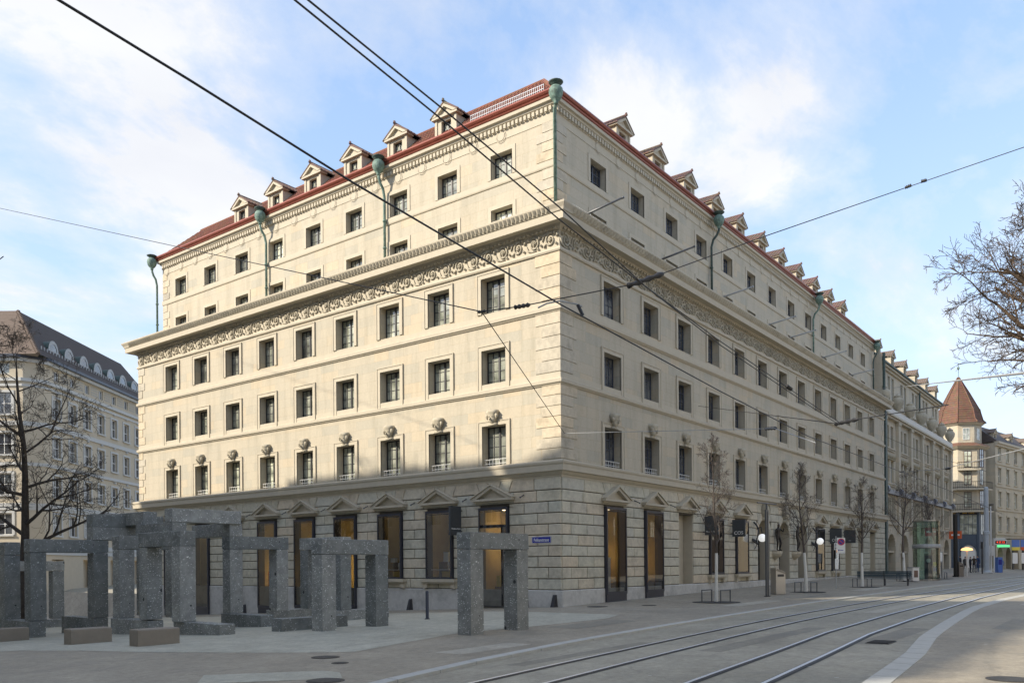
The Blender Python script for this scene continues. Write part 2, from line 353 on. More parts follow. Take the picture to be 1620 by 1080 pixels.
def wall(mb, x0, x1, z0, z1, y, holes, depth=.42, arches=()):
    """sheet in the x,z plane at y with rectangular openings (xa,xb,za,zb[,depth]) and arched ones (cx,halfw,z0,spring,depth); reveals run inward"""
    H = [tuple(h) if len(h) > 4 else (*h, depth) for h in holes] + [(c - w, c + w, a, b + w, dd) for c, w, a, b, dd in arches]
    xs = sorted({x0, x1, *[min(max(h[i], x0), x1) for h in H for i in (0, 1)]}); zs = sorted({z0, z1, *[min(max(h[i], z0), z1) for h in H for i in (2, 3)]})
    for i in range(len(xs) - 1):
        k = 0
        while k < len(zs) - 1:
            mx = (xs[i] + xs[i + 1]) / 2
            def inside(q): return any(h[0] < mx < h[1] and h[2] < (zs[q] + zs[q + 1]) / 2 < h[3] for h in H)
            if inside(k): k += 1; continue
            j = k
            while j + 1 < len(zs) - 1 and not inside(j + 1): j += 1
            mb.quad((xs[i], y, zs[k]), (xs[i + 1], y, zs[k]), (xs[i + 1], y, zs[j + 1]), (xs[i], y, zs[j + 1])); k = j + 1
    for h in H[:len(holes)]:
        a, b, c, d, e = h
        mb.quad((a, y, c), (a, y, d), (a, y + e, d), (a, y + e, c)); mb.quad((b, y, d), (b, y, c), (b, y + e, c), (b, y + e, d))
        mb.quad((a, y, d), (b, y, d), (b, y + e, d), (a, y + e, d)); mb.quad((b, y, c), (a, y, c), (a, y + e, c), (b, y + e, c))
    for c, w, za, zb, e in arches:
        n = 12; P = [(c + w * cos(pi * i / n), zb + w * sin(pi * i / n)) for i in range(n + 1)]
        for i in range(n):
            cor = (c + w, zb + w) if i < n // 2 else (c - w, zb + w)
            mb.poly([(P[i][0], y, P[i][1]), (cor[0], y, cor[1]), (P[i + 1][0], y, P[i + 1][1])])
            mb.quad((P[i][0], y, P[i][1]), (P[i + 1][0], y, P[i + 1][1]), (P[i + 1][0], y + e, P[i + 1][1]), (P[i][0], y + e, P[i][1]))
        for sx in (-w, w): mb.quad((c + sx, y, za), (c + sx, y, zb), (c + sx, y + e, zb), (c + sx, y + e, za))
def person_mesh(name, mats, pose='stand', bands=None, h=1.75, twist=0., seed=0):
    """one continuous skinned body; joints in metres for a 1.75 m figure"""
    rr = random.Random(seed)
    J = {'pel': (0, 0, .95, .15, .115), 'bel': (0, .01, 1.1, .135, .1), 'che': (0, .01, 1.3, .165, .115), 'nek': (0, 0, 1.48, .06, .06), 'hd0': (0, -.02, 1.57, .075, .085), 'hd1': (0, -.025, 1.66, .08, .095), 'hd2': (0, -.02, 1.74, .05, .06)}
    for sgn, q in ((-1, 'l'), (1, 'r')):
        st = .06 * sgn if pose == 'walk' else 0; k = .1 if pose == 'walk' else 0
        J['hip' + q] = (sgn * .095, 0, .9, .095, .095); J['kne' + q] = (sgn * .1, -.03 + sgn * k, .5, .062, .062); J['ank' + q] = (sgn * .105, .02 + sgn * 2 * k, .09, .042, .045); J['toe' + q] = (sgn * .125, -.14 + sgn * 2 * k, .035, .035, .04)
        J['sho' + q] = (sgn * .19, 0, 1.41, .062, .062)
        if pose == 'contra' and sgn > 0: J['elb' + q] = (.33, -.12, 1.22, .04, .04); J['wri' + q] = (.2, -.26, 1.38, .03, .03); J['han' + q] = (.16, -.28, 1.46, .033, .02)
        elif pose == 'phone' and sgn > 0: J['elb' + q] = (.25, -.06, 1.14, .045, .045); J['wri' + q] = (.14, -.28, 1.2, .03, .03); J['han' + q] = (.1, -.34, 1.25, .033, .022)
        else: J['elb' + q] = (sgn * .26, .03 - sgn * k, 1.12, .042, .042); J['wri' + q] = (sgn * .27, -.05 - sgn * k * 1.6, .87, .03, .03); J['han' + q] = (sgn * .27, -.08 - sgn * k * 1.6, .77, .035, .02)
    if pose == 'contra':
        J['kner'] = (.13, -.12, .52, .062, .062); J['ankr'] = (.14, .02, .1, .042, .045); J['toer'] = (.17, -.13, .035, .035, .04)
    E = [('pel', 'bel'), ('bel', 'che'), ('che', 'nek'), ('nek', 'hd0'), ('hd0', 'hd1'), ('hd1', 'hd2')]
    for q in 'lr': E += [('pel', 'hip' + q), ('hip' + q, 'kne' + q), ('kne' + q, 'ank' + q), ('ank' + q, 'toe' + q), ('che', 'sho' + q), ('sho' + q, 'elb' + q), ('elb' + q, 'wri' + q), ('wri' + q, 'han' + q)]
    ks = list(J); m = bpy.data.meshes.new(name + '_rig'); m.from_pydata([J[k][:3] for k in ks], [(ks.index(a), ks.index(b)) for a, b in E], [])
    o = bpy.data.objects.new(name + '_rig', m); COL.objects.link(o)
    sk = o.modifiers.new('skin', 'SKIN'); sk.use_smooth_shade = True; sb = o.modifiers.new('sub', 'SUBSURF'); sb.levels = 1; sb.render_levels = 1
    for i, k in enumerate(ks):
        sv = m.skin_vertices[0].data[i]; sv.radius = (J[k][3], J[k][4]); sv.use_root = (k == 'pel')
    dg = bpy.context.evaluated_depsgraph_get(); me = bpy.data.meshes.new_from_object(o.evaluated_get(dg)); me.name = name
    bpy.data.objects.remove(o); bpy.data.meshes.remove(m)
    me.materials.clear()
    for k in mats: me.materials.append(MAT[k])
    s = h / 1.75
    for v in me.vertices: v.co *= s
    if bands:
        for p in me.polygons:
            c = p.center / s; hand = c.z < .86 and abs(c.x) > .2
            i = 0
            for zt, idx in bands:
                if c.z < zt: i = idx; break
            if hand or (pose == 'phone' and c.y < -.27 and 1.1 < c.z < 1.4): i = 2
            if c.z > 1.6 and c.y > -.06 or c.z > 1.7: i = 3
            p.material_index = i
    for p in me.polygons: p.use_smooth = True
    return me
exec_later = []
# ------------------------------------------------------------------ the ground
def interp(tab, u):
    if u <= tab[0][0]: return tab[0][1] + (u - tab[0][0]) * (tab[1][1] - tab[0][1]) / (tab[1][0] - tab[0][0])
    for (a, b), (c, d) in zip(tab, tab[1:]):
        if u <= c: return b + (d - b) * (u - a) / (c - a)
    return tab[-1][1] + (u - tab[-1][0]) * (tab[-1][1] - tab[-2][1]) / (tab[-1][0] - tab[-2][0])
KL = [(-60, -24), (-30, -12.6), (-19.2, -9.5), (-16.3, -8.95), (-12, -8.4), (-7, -8.08), (0, -7.85), (6, -7.75), (16, -7.9), (26, -8.08), (38, -8.7), (60, -10.1), (110, -14.5)]
R1 = [(-60, -22), (-30, -12.2), (-18.5, -10.56), (-14.8, -10.25), (-8.6, -9.8), (-3.2, -9.5), (1.2, -9.4), (7.7, -9.35), (15.8, -9.45), (27, -9.75), (47, -10.93), (110, -15.6)]
R3 = [(-60, -22.5), (-30, -15.1), (-16.5, -13.32), (-11.7, -12.9), (-6.5, -12.4), (-2.1, -12.2), (1.5, -12.05), (14.7, -11.8), (36, -12.1), (60, -13.5), (110, -18)]
KR = [(-60, -24.5), (-30, -17.2), (-15.2, -15.6), (-11, -15.25), (-7, -14.72), (-2.6, -14.35), (3, -13.95), (6, -13.8), (12, -13.85), (16.5, -14.1), (40, -15.5), (110, -22)]
def strip(name, mat, ua, ub, lo, hi, nv, dz, du=1.0, kind='structure', parent=None):
    n = int((ub - ua) / du) + 1; vs = []; fs = []
    for i in range(n + 1):
        u = ua + (ub - ua) * i / n; a, b = lo(u), hi(u)
        for j in range(nv + 1):
            v = a + (b - a) * j / nv; vs.append((u, v, ground(u, v) + dz))
    for i in range(n):
        for j in range(nv): k = i * (nv + 1) + j; fs.append((k, k + nv + 1, k + nv + 2, k + 1))
    mb = MB(); mb.add(vs, fs); return mb.build(name, mat, parent, kind=kind)
gm = MB()
for i in range(-12, 40):
    for j in range(-12, 24):
        q = [(i * 10 + a, j * 10 + b) for a, b in ((0, 0), (10, 0), (10, 10), (0, 10))]; gm.quad(*[(x, y, ground(x, y) - .35) for x, y in q])
for x0, x1, y0, y1 in ((-2500, -120, -2500, 2500), (400, 2500, -2500, 2500), (-120, 400, -2500, -120), (-120, 400, 240, 2500)): gm.quad(*[(x, y, -.6) for x, y in ((x0, y0), (x1, y0), (x1, y1), (x0, y1))])
gm.build('ground', 'asphalt_street', kind='structure')
strip('road', 'asphalt_street', -60, 140, lambda u: interp(KR, u) - .1, lambda u: interp(KL, u) + .1, 10, -.05)
strip('pavement', 'asphalt_pavement', -60, 1, lambda u: interp(KL, u) + .12, lambda u: 60, 60, 0)
strip('pavement', 'asphalt_pavement', 1, 140, lambda u: interp(KL, u) + .12, lambda u: .3 + 8 * smooth(86, 90, u), 12, 0)
strip('pavement', 'asphalt_pavement', -60, 140, lambda u: interp(KR, u) - 45, lambda u: interp(KR, u) - .14, 30, 0)
PE = [(-40, 7), (-19.9, 2.3), (-18.9, -1.5), (-17.66, -3.8), (-16.4, -5.8), (-14.3, -5.25), (-11.6, -4.6), (-9.3, -5.0), (-5.2, -5.2), (-3.4, -4.6)]
strip('plaza', 'plaza_concrete', -40, -3.4, lambda u: interp(PE, u), lambda u: 28, 36, .005, .5)
def kerb(name, tab, off, width, h, ua, ub, step):
    k = thing(name, None, None, kind='structure'); u = ua
    while u < ub:
        d = step * (1 if u < 20 else 2); mb = MB(); g = .012
        p = []
        for uu in (u + g, u + d - g):
            v = interp(tab, uu)
            p += [(uu, v + off, ground(uu, v) + h), (uu, v + off + width, ground(uu, v) + h + .004)]
        a, b, c, e = p; lo = lambda q: (q[0], q[1], q[2] - .3)
        mb.add([a, b, e, c, lo(a), lo(b), lo(e), lo(c)], [(0, 1, 2, 3), (0, 4, 5, 1), (1, 5, 6, 2), (2, 6, 7, 3), (3, 7, 4, 0)])
        mb.build('kerb_stone', 'kerb_granite', k); u += d
kerb('kerb', KL, -.1, .24, .008, -30, 100, 1.25); kerb('kerb', KR, -.3, .36, .008, -27, 60, .9)
def rail(tab, off, ua=-32, ub=120):
    t = thing('tram_rail', None, None, kind='structure')
    strip('bitumen_seal', 'bitumen', ua, ub, lambda u: interp(tab, u) + off - .1, lambda u: interp(tab, u) + off + .1, 1, -.046, .8, None, t)
    strip('rail_head', 'rail_steel', ua, ub, lambda u: interp(tab, u) + off - .0, lambda u: interp(tab, u) + off + .072, 1, -.038, .8, None, t)
    strip('groove', 'black_steel', ua, ub, lambda u: interp(tab, u) + off - .05, lambda u: interp(tab, u) + off - .0, 1, -.042, .8, None, t)
for tab in (R1, R3):
    rail(tab, 0); rail(tab, -1.03)
def disc(name, label, u, v, r, mat, grate=False):
    t = thing(name, label, 'drain cover' if grate else 'manhole cover', (u, v, ground(u, v)))
    if grate:
        m = MB(); m.box(-.36, .36, -.24, .24, -.05, -.035); m.build('drain_tray', 'black_steel', t)
        for i in range(9):
            m = MB(); x = -.33 + i * .0825; m.box(x, x + .04, -.22, .22, -.034, -.024); m.build('grate_bar', 'drain_iron', t)
    else:
        m = MB(); m.lathe([(r, 0), (r, .006), (r - .01, .008)], (0, 0, 0), 28); m.build('cover_rim', 'drain_iron', t)
        m = MB(); m.lathe([(r - .05, .008), (r - .05, .012)], (0, 0, 0), 28); m.build('cover_plate', 'bitumen', t)
disc('drain_cover', 'slotted iron drain cover in the road against the curved far kerb', -8.4, -14.15, .3, 'drain_iron', True)
for px, py, r, lab in ((1600, 1074, .34, 'round manhole cover in the bottom right corner of the picture'), (515, 1039, .28, 'round iron manhole cover on the pavement left of the paired one'), (538, 1048, .16, 'small iron cover near the manhole in front of the granite portals'), (945, 959, .42, 'manhole cover close to the shop window at the building corner'), (1027, 957, .3, 'manhole cover on the pavement before the second shop window'), (515, 1076, .3, 'manhole cover low at the bottom edge by the kerb')):
    P = onG(px, py); disc('manhole_cover', lab, P.x, P.y, r, 'drain_iron')
paving('asphalt_repair', (.20, .185, .15), (.27, .25, .2), (.15, .14, .12)); paving('asphalt_pale', (.36, .33, .27), (.45, .42, .34), (.28, .26, .22))
rp = random.Random(12)
for i, (u, v, w, l, mt) in enumerate(((-9, -6.6, 1.1, 3.4, 'asphalt_repair'), (3, -6.2, .8, 5.0, 'asphalt_pale'), (9.5, -6.8, 1.0, 4, 'asphalt_repair'), (-15.5, -8.0, .7, 2.4, 'asphalt_pale'), (20, -6.5, .9, 6, 'asphalt_pale'), (-4, -17, 1.3, 4, 'asphalt_repair'), (8, -16.2, 1.2, 6, 'asphalt_pale'))):
    strip('pavement_patch', mt, u, u + l, lambda q: v, lambda q: v + w, 2, .004, .6)
for i, (u, v, w, l, mt) in enumerate(((-12, -11.95, .5, 7, 'asphalt_repair'), (2, -11.5, .45, 9, 'asphalt_pale'), (-9, -14.3, .6, 5, 'asphalt_repair'), (12, -8.95, .4, 8, 'asphalt_repair'), (-16, -9.9, .35, 5, 'asphalt_repair'))):
    strip('road_patch', mt, u, u + l, lambda q: v, lambda q: v + w, 2, -.0475, .6)
sl_ = MB(); c0 = onG(430, 1070)
for k in range(1): sl_.box(-1.1, 1.1, -.55, .55, .0, .006)
sl_.build('service_hatch', 'plaza_concrete', label='grey rectangular service hatch set in the asphalt at bottom left', cat='hatch', loc=(c0.x, c0.y, c0.z), rz=radians(-38))

# ------------------------------------------------------------------ the bank building
bank = thing('corner_building', 'cream sandstone corner building with rusticated shop floor, red dormers and green copper rain hoppers', 'building')
LEN_L, LEN_R, SET = 32.4, 51.5, .65
NL, NR = 9, 13
BL = [-(3.42 + 3.14 * k) for k in range(NL)]; BR = [4.10 + 3.6 * k for k in range(NR)]
FLOORS = [(5.96, 1.72, True, True), (9.24, 1.70, False, False), (12.52, 1.52, False, False)]
UPF = [(15.95, 1.27), (18.55, 1.06)]
SIDES = {'L': dict(F=FL, rz=-pi / 2, x0=-LEN_L, x1=0, bays=BL, w=1.32), 'R': dict(F=FR, rz=0, x0=0, x1=LEN_R, bays=BR, w=1.48)}
COURSES = [.67, 1.12, 1.58, 2.03, 2.47, 2.92, 3.36, 3.81, 4.28, 4.75, 5.26]
# shop openings: kind per bay
KIND = {'L': ['door', 'box', 'box', 'full', 'full', 'full', 'full', 'full', 'full'], 'R': ['full', 'full', 'recess', 'box', 'box', 'arch', 'arch', 'arch', 'box', 'box', 'recess', 'recess', 'recess']}
SHW = {'L': 1.56, 'R': 1.72}
for sd, S in SIDES.items():
    F = S['F']; x0, x1, w = S['x0'], S['x1'], S['w']
    mb = MB(F); holes = []
    for xc in S['bays']:
        for zb, h, *_ in FLOORS: holes.append((xc - w / 2, xc + w / 2, zb, zb + h, .44))
    wall(mb, x0, x1, 5.4, 16, 0, holes); S['wm'] = mb
    up = MB(F); hs = [(xc - w * .45, xc + w * .45, zb, zb + h, .36) for xc in S['bays'] for zb, h in UPF]
    xa, xb = (x0 + SET + 1.2, -SET) if sd == 'L' else (SET, x1 - .6)
    wall(up, xa, xb, 15.9, 20.95, SET, hs); up.build('upper_wall', 'sandstone', bank)
    mb.build('wall', 'sandstone', bank)
    # ground floor backing
    g = MB(F); hs = []; ar = []
    for xc, k in zip(S['bays'], KIND[sd]):
        hw = SHW[sd] / 2
        if k in ('full', 'door'): hs.append((xc - hw, xc + hw, -1.2, 4.18, .3))
        elif k == 'box': hs.append((xc - hw, xc + hw, 1.06, 4.18, .3))
        elif k == 'recess': hs.append((xc - .8, xc + .8, -.6, 4.2, .5))
        else: ar.append((xc, .98, -.6, 3.36, .8))
    wall(g, x0, x1, -2.2, 5.4, 0, hs, .3, ar); g.build('ground_floor_wall', 'joint', bank)
bb = MB()      # roof terrace, far ends, inner core that closes the shell
bb.quad((.46, .46, 15.97), (LEN_R, .46, 15.97), (LEN_R, 14, 15.97), (.46, 14, 15.97)); bb.quad((.0, .0, 15.98), (1.2, .0, 15.98), (1.2, LEN_L, 15.98), (.0, LEN_L, 15.98)); bb.quad((1.2, 0, 15.98), (LEN_R, 0, 15.98), (LEN_R, 1.2, 15.98), (1.2, 1.2, 15.98))
for q in (((0, LEN_L, -2), (0, LEN_L, 16), (14, LEN_L, 16), (14, LEN_L, -2)), ((LEN_R, 0, -2), (LEN_R, 0, 16), (LEN_R, 14, 16), (LEN_R, 14, -2)), ((SET, LEN_L - 1.85, 16), (SET, LEN_L - 1.85, 20.95), (14, LEN_L - 1.85, 20.95), (14, LEN_L - 1.85, 16)), ((LEN_R - .6, SET, 16), (LEN_R - .6, SET, 20.95), (LEN_R - .6, 14, 20.95), (LEN_R - .6, 14, 16)), ((14, LEN_L, -2), (14, LEN_L, 20.95), (14, 14, 20.95), (14, 14, -2)), ((14, 14, -2), (14, 14, 20.95), (LEN_R, 14, 20.95), (LEN_R, 14, -2))): bb.quad(*q)
bb.build('rear_walls', 'sandstone', bank)
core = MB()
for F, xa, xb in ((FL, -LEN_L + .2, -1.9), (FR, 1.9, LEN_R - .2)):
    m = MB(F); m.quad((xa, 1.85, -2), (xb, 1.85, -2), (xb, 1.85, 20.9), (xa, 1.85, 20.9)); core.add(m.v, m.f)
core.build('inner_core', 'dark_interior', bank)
def sweep(name, prof, mat, base=0, parent=None, x1=LEN_R, y1=LEN_L, ends=True, returns=3.0):
    """profile of (outward, z) swept along the two street fronts with a mitred corner; base = set-back of the wall"""
    P = []
    for d, z in prof:
        e = base - d
        P.append([(e + returns, y1 + d, z), (e, y1 + d, z), (e, e, z), (x1 + (d if ends else 0), e, z), (x1 + (d if ends else 0), e + returns, z)])
    mb = MB(); n = len(prof); vs = [p for col in zip(*P) for p in col]
    mb.add(vs, [(i * n + j, i * n + (j + 1) % n, (i + 1) * n + (j + 1) % n, (i + 1) * n + j) for i in range(4) for j in range(n)])
    return mb.build(name, mat, parent or bank)
sweep('plinth', [(-.1, -2.2), (.075, -2.2), (.075, .62), (.05, .66), (-.1, .66)], 'plinth_stone')
sweep('ledge', [(-.05, 5.24), (.05, 5.24), (.07, 5.33), (.13, 5.36), (.2, 5.46), (.3, 5.49), (.31, 5.72), (.35, 5.78), (.36, 5.86), (.3, 5.9), (-.05, 5.98)], 'smooth_stone')
for z in (9.0, 11.95):
    sweep('string_course', [(-.05, z - .02), (.05, z), (.07, z + .04), (.12, z + .07), (.13, z + .2), (.06, z + .24), (.03, z + .26), (.03, z + .47 if z < 10 else z + .47), (-.05, z + .5)], 'smooth_stone')
sweep('frieze_band', [(-.05, 14.36), (.07, 14.37), (.1, 14.43), (.08, 14.52), (.02, 14.55), (.02, 15.2), (.07, 15.22), (-.05, 15.3)], 'smooth_stone')
sweep('main_cornice', [(-.05, 15.22), (.08, 15.22), (.16, 15.3), (.2, 15.4), (.5, 15.42), (.52, 15.37), (.58, 15.38), (.59, 15.66), (.63, 15.68), (.66, 15.78), (.75, 15.92), (.76, 15.98), (.74, 16.0), (-.05, 16.06)], 'smooth_stone')
U = dict(base=SET, x1=LEN_R - .6, y1=LEN_L - 1.85)
sweep('upper_string_course', [(-.05, 18.2), (.04, 18.22), (.06, 18.27), (.06, 18.5), (-.05, 18.52)], 'smooth_stone', **U)
sweep('upper_frieze', [(-.05, 20.13), (.02, 20.14), (.025, 20.48), (.06, 20.5), (.06, 20.72), (.14, 20.76), (.16, 20.83), (.26, 20.86), (.27, 21.0), (-.05, 21.02)], 'smooth_stone', **U)
sweep('gutter', [(.0, 21.0), (.27, 20.99), (.31, 21.02), (.33, 21.07), (.3, 21.1), (.36, 21.13), (.4, 21.2), (.38, 21.27), (.34, 21.3), (.3, 21.2), (.0, 21.2)], 'copper_red', **U)
# leaf moulding on the cornice, dentils under the eaves
def teeth(name, spans, mat, fn):
    mb = MB(); fn(mb); return mb.build(name, mat, bank, kind='stuff')
def leaves(mb):
    for F, n, L in ((FL, 150, -LEN_L), (FR, 200, LEN_R)):
        m = MB(F)
        for i in range(n):
            x = L * (i + .5) / n; h = abs(L) / n * .42
            m.add([(x - h, -.63, 15.69), (x + h, -.63, 15.69), (x + h, -.75, 15.9), (x - h, -.75, 15.9), (x, -.72, 15.74), (x, -.8, 15.9)], [(0, 4, 5, 3), (4, 1, 2, 5), (3, 5, 2), (0, 1, 4)])
        for i in range(n):
            x = L * (i + .5) / n; h = abs(L) / n * .3
            m.box(x - h, x + h, -.21, -.1, 15.23, 15.32)
        mb.add(m.v, m.f)
teeth('cornice_leaves', None, 'carved_stone', leaves)
def dents(mb):
    for F, n, a, b in ((FL, 138, -LEN_L + 1.9, -SET), (FR, 226, SET, LEN_R - .6)):
        m = MB(F)
        for i in range(n):
            x = a + (b - a) * (i + .5) / n; h = abs(b - a) / n * .28; m.box(x - h, x + h, SET - .15, SET - .055, 20.52, 20.7)
        mb.add(m.v, m.f)
teeth('dentils', None, 'smooth_stone', dents)
def spikes(mb):
    for i in range(420): x = .2 + i * .12; mb.box(x, x + .015, -.55, -.535, 16.0, 16.17); 
    for i in range(60): x = .2 + i * .12; mb.box(-.55, -.535, x, x + .015, 16.0, 16.1)
teeth('bird_spikes', None, 'window_white', spikes)
# carved scroll frieze
def scroll_mesh(flip):
    m = MB(); pts = []; rad = []
    for i in range(26):
        t = i / 25; a = t * 3.6 * pi + (.2 if flip else pi + .2); r = .03 + .22 * t; s = -1 if flip else 1
        pts.append((r * cos(a), -.05, s * r * sin(a))); rad.append(.022 + .022 * t)
    m.tube(pts, rad, 5)
    for k in range(5):
        a = 2 * pi * k / 5; m.tube([(0, -.06, 0), (.05 * cos(a), -.1, .05 * sin(a)), (.1 * cos(a), -.06, .1 * sin(a))], [.02, .035, .01], 4)
    s = -1 if flip else 1
    for k, (x, z) in enumerate(((.3, .18), (.36, -.12), (-.28, .2), (.22, -.24))):
        m.tube([(x * .8, -.03, s * z * .6), (x, -.09, s * z), (x * 1.15, -.03, s * z * 1.2)], [.02, .055, .012], 5)
    m.tube([(-.4, -.04, s * .0), (-.3, -.06, -s * .2), (-.1, -.05, -s * .27), (.1, -.05, -s * .26)], [.03, .04, .035, .03], 5)
    return m.mesh('frieze_scroll', 'carved_stone', True)
SCR = [scroll_mesh(False), scroll_mesh(True)]
for sd, n in (('L', 40), ('R', 64)):
    S = SIDES[sd]
    for i in range(n):
        x = S['x0'] + (S['x1'] - S['x0']) * (i + .5) / n; put('frieze_scroll', SCR[i % 2], bank, S['F'](x, -.01, 14.88), S['rz'], (1.0, 1, 1.12))
# quoins
def quoin(cx_, cy_, z, h, la, lb, d, sx=1, sy=1):
    m = MB(); xa, xb = sorted((cx_ - sx * d, cx_ + sx * la)); ya, yb = sorted((cy_ - sy * d, cy_ + sy * lb)); m.box(xa, xb, ya, yb, z + .03, z + h)
    b = MB(); return m
zq = [(5.98, 9.0, 7), (9.5, 11.95, 5), (12.46, 14.36, 4)]
def qrun(px, py, sx, sy, zs, d, e0=.45, e1=.72):
    k = 0
    for za, zb, n in zs:
        for i in range(n):
            h = (zb - za) / n; l = (e0, e1)[k % 2]; l2 = (e1, e0)[k % 2]
            m = quoin(px, py, za + i * h, h, l2 + .28 if sx and py == 0 and px == 0 else l2, l + .28 if px == 0 and py == 0 else l, d, sx, sy); m.build('quoin', 'quoin_stone', bank); k += 1
qrun(0, 0, 1, 1, zq, .028, .62, .92); qrun(0, LEN_L, 1, -1, zq, .028); qrun(LEN_R, 0, -1, 1, zq, .028)
zu = [(16.0, 18.2, 5), (18.52, 20.13, 4)]
qrun(SET, SET, 1, 1, zu, .025, .6, .9); qrun(SET, LEN_L - 1.85, 1, -1, zu, .025, .45, .7); qrun(LEN_R - .6, SET, -1, 1, zu, .025, .45, .7)
# windows
def win_meshes(w, h, depth, surr, rail_):
    fw = .17; m = MB()
    if surr:
        m.box(-w / 2 - fw, -w / 2, -.05, .04, 0, h); m.box(w / 2, w / 2 + fw, -.05, .04, 0, h); m.box(-w / 2 - fw, w / 2 + fw, -.05, .04, h, h + fw)
        m.box(-w / 2 - fw - .04, -w / 2 - fw, -.075, .03, 0, h + fw); m.box(w / 2 + fw, w / 2 + fw + .04, -.075, .03, 0, h + fw); m.box(-w / 2 - fw - .04, w / 2 + fw + .04, -.075, .03, h + fw, h + fw + .04)
    else:
        m.box(-w / 2 - fw, -w / 2, -.03, .04, 0, h + fw); m.box(w / 2, w / 2 + fw, -.03, .04, 0, h + fw); m.box(-w / 2, w / 2, -.03, .04, h, h + fw)
    s = MB(); y0, y1 = depth - .07, depth - .01; t = .055
    s.box(-w / 2, -w / 2 + t, y0, y1, 0, h); s.box(w / 2 - t, w / 2, y0, y1, 0, h); s.box(-w / 2 + t, w / 2 - t, y0, y1, 0, t); s.box(-w / 2 + t, w / 2 - t, y0, y1, h - t, h)
    s.box(-.04, .04, y0 - .01, y1, t, h - t)
    for sx in (-1, 1): xm = sx * (w / 4); s.box(xm - .014, xm + .014, y0 + .01, y1, t, h - t)
    nz = 4 if h > 1.3 else 3
    for i in range(1, nz): z = h * i / nz; s.box(-w / 2 + t, w / 2 - t, y0 + .015, y1, z - .013, z + .013)
    panes = []
    for q in range(4):
        rr = random.Random(q * 7 + int(h * 10)); p = MB()
        for i in range(4):
            for j in range(nz):
                xa, xb = -w / 2 + w * i / 4, -w / 2 + w * (i + 1) / 4; za, zb = h * j / nz, h * (j + 1) / nz; tx, tz = rr.uniform(-.012, .012), rr.uniform(-.012, .012)
                y = depth - .035; cxm, czm = (xa + xb) / 2, (za + zb) / 2
                p.quad(*[(x, y + (x - cxm) * tx + (z - czm) * tz, z) for x, z in ((xa, za), (xb, za), (xb, zb), (xa, zb))])
        panes.append(p)
    r = None
    if rail_:
        r = MB()
        for z in (.1, .28): r.tube([(-w / 2, .1, z), (w / 2, .1, z)], .014, 5)
        for i in range(7): x = -w / 2 + w * (i + .5) / 7; r.tube([(x, .1, .0), (x, .1, .28)], .008, 4)
    return m, s, panes, r
def head_mesh():
    m = MB(); rr = random.Random(5)
    m.box(-.2, .2, -.16, .02, .0, .1); vs = []; n = 12
    prof = [(.06, .08), (.15, .14), (.2, .25), (.215, .38), (.25, .5), (.27, .58), (.2, .66), (.06, .69)]
    for r, z in prof:
        for j in range(n): a = 2 * pi * j / n; q = r * (1 + .22 * (j % 2) * (z > .42) + rr.uniform(-.12, .12)); vs.append((q * cos(a), -.12 + q * .8 * sin(a), z))
    m.add(vs, [(i * n + j, i * n + (j + 1) % n, (i + 1) * n + (j + 1) % n, (i + 1) * n + j) for i in range(len(prof) - 1) for j in range(n)] + [tuple(range((len(prof) - 1) * n, len(prof) * n))])
    m.tube([(0, -.3, .32), (0, -.34, .26), (0, -.3, .22)], [.02, .045, .03], 5)
    for sx in (-1, 1): m.tube([(sx * .08, -.28, .38), (sx * .09, -.3, .36)], [.03, .025], 5); m.tube([(sx * .2, -.16, .5), (sx * .27, -.2, .4), (sx * .22, -.18, .26)], [.06, .07, .03], 5)
    return m.mesh('carved_head', 'carved_stone', True)
HEAD = head_mesh()
for sd, S in SIDES.items():
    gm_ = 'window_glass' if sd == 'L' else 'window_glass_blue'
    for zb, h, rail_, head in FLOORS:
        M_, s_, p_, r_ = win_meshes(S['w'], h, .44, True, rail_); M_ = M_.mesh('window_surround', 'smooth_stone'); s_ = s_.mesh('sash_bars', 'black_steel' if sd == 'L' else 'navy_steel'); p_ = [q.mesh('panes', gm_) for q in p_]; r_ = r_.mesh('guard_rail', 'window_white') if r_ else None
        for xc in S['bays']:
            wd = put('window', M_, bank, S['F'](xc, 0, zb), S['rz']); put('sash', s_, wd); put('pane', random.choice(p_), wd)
            if r_: put('guard_rail', r_, wd)
            if head: put('carved_head', HEAD, bank, S['F'](xc, 0, zb + h - .02), S['rz'])
    for zb, h in UPF:
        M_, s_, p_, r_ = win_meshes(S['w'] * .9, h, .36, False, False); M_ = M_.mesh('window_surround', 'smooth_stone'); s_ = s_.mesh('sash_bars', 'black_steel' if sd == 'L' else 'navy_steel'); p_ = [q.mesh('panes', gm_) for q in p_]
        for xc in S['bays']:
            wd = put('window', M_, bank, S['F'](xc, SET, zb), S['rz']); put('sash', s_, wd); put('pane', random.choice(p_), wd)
    rm = MB(); n = 14
    rm.add([(.2 * cos(2 * pi * i / n), -.03, .2 * sin(2 * pi * i / n)) for i in range(n)] + [(.23 * cos(2 * pi * i / n), .03, .23 * sin(2 * pi * i / n)) for i in range(n)], [tuple(range(n))] + [(i, i + n, (i + 1) % n + n, (i + 1) % n) for i in range(n)])
    rm.add([((.24 + .03 * k) * cos(2 * pi * i / n), -.035, (.24 + .03 * k) * sin(2 * pi * i / n)) for k in (0, 1) for i in range(n)], [(i, (i + 1) % n, (i + 1) % n + n, i + n) for i in range(n)])
    rm = rm.mesh('roundel', 'smooth_stone')
    for i, xc in enumerate(S['bays']):
        for dx in (0, (S['bays'][1] - S['bays'][0]) / 2): put('roundel', rm, bank, S['F'](xc + dx, SET - .022, 20.3), S['rz'])
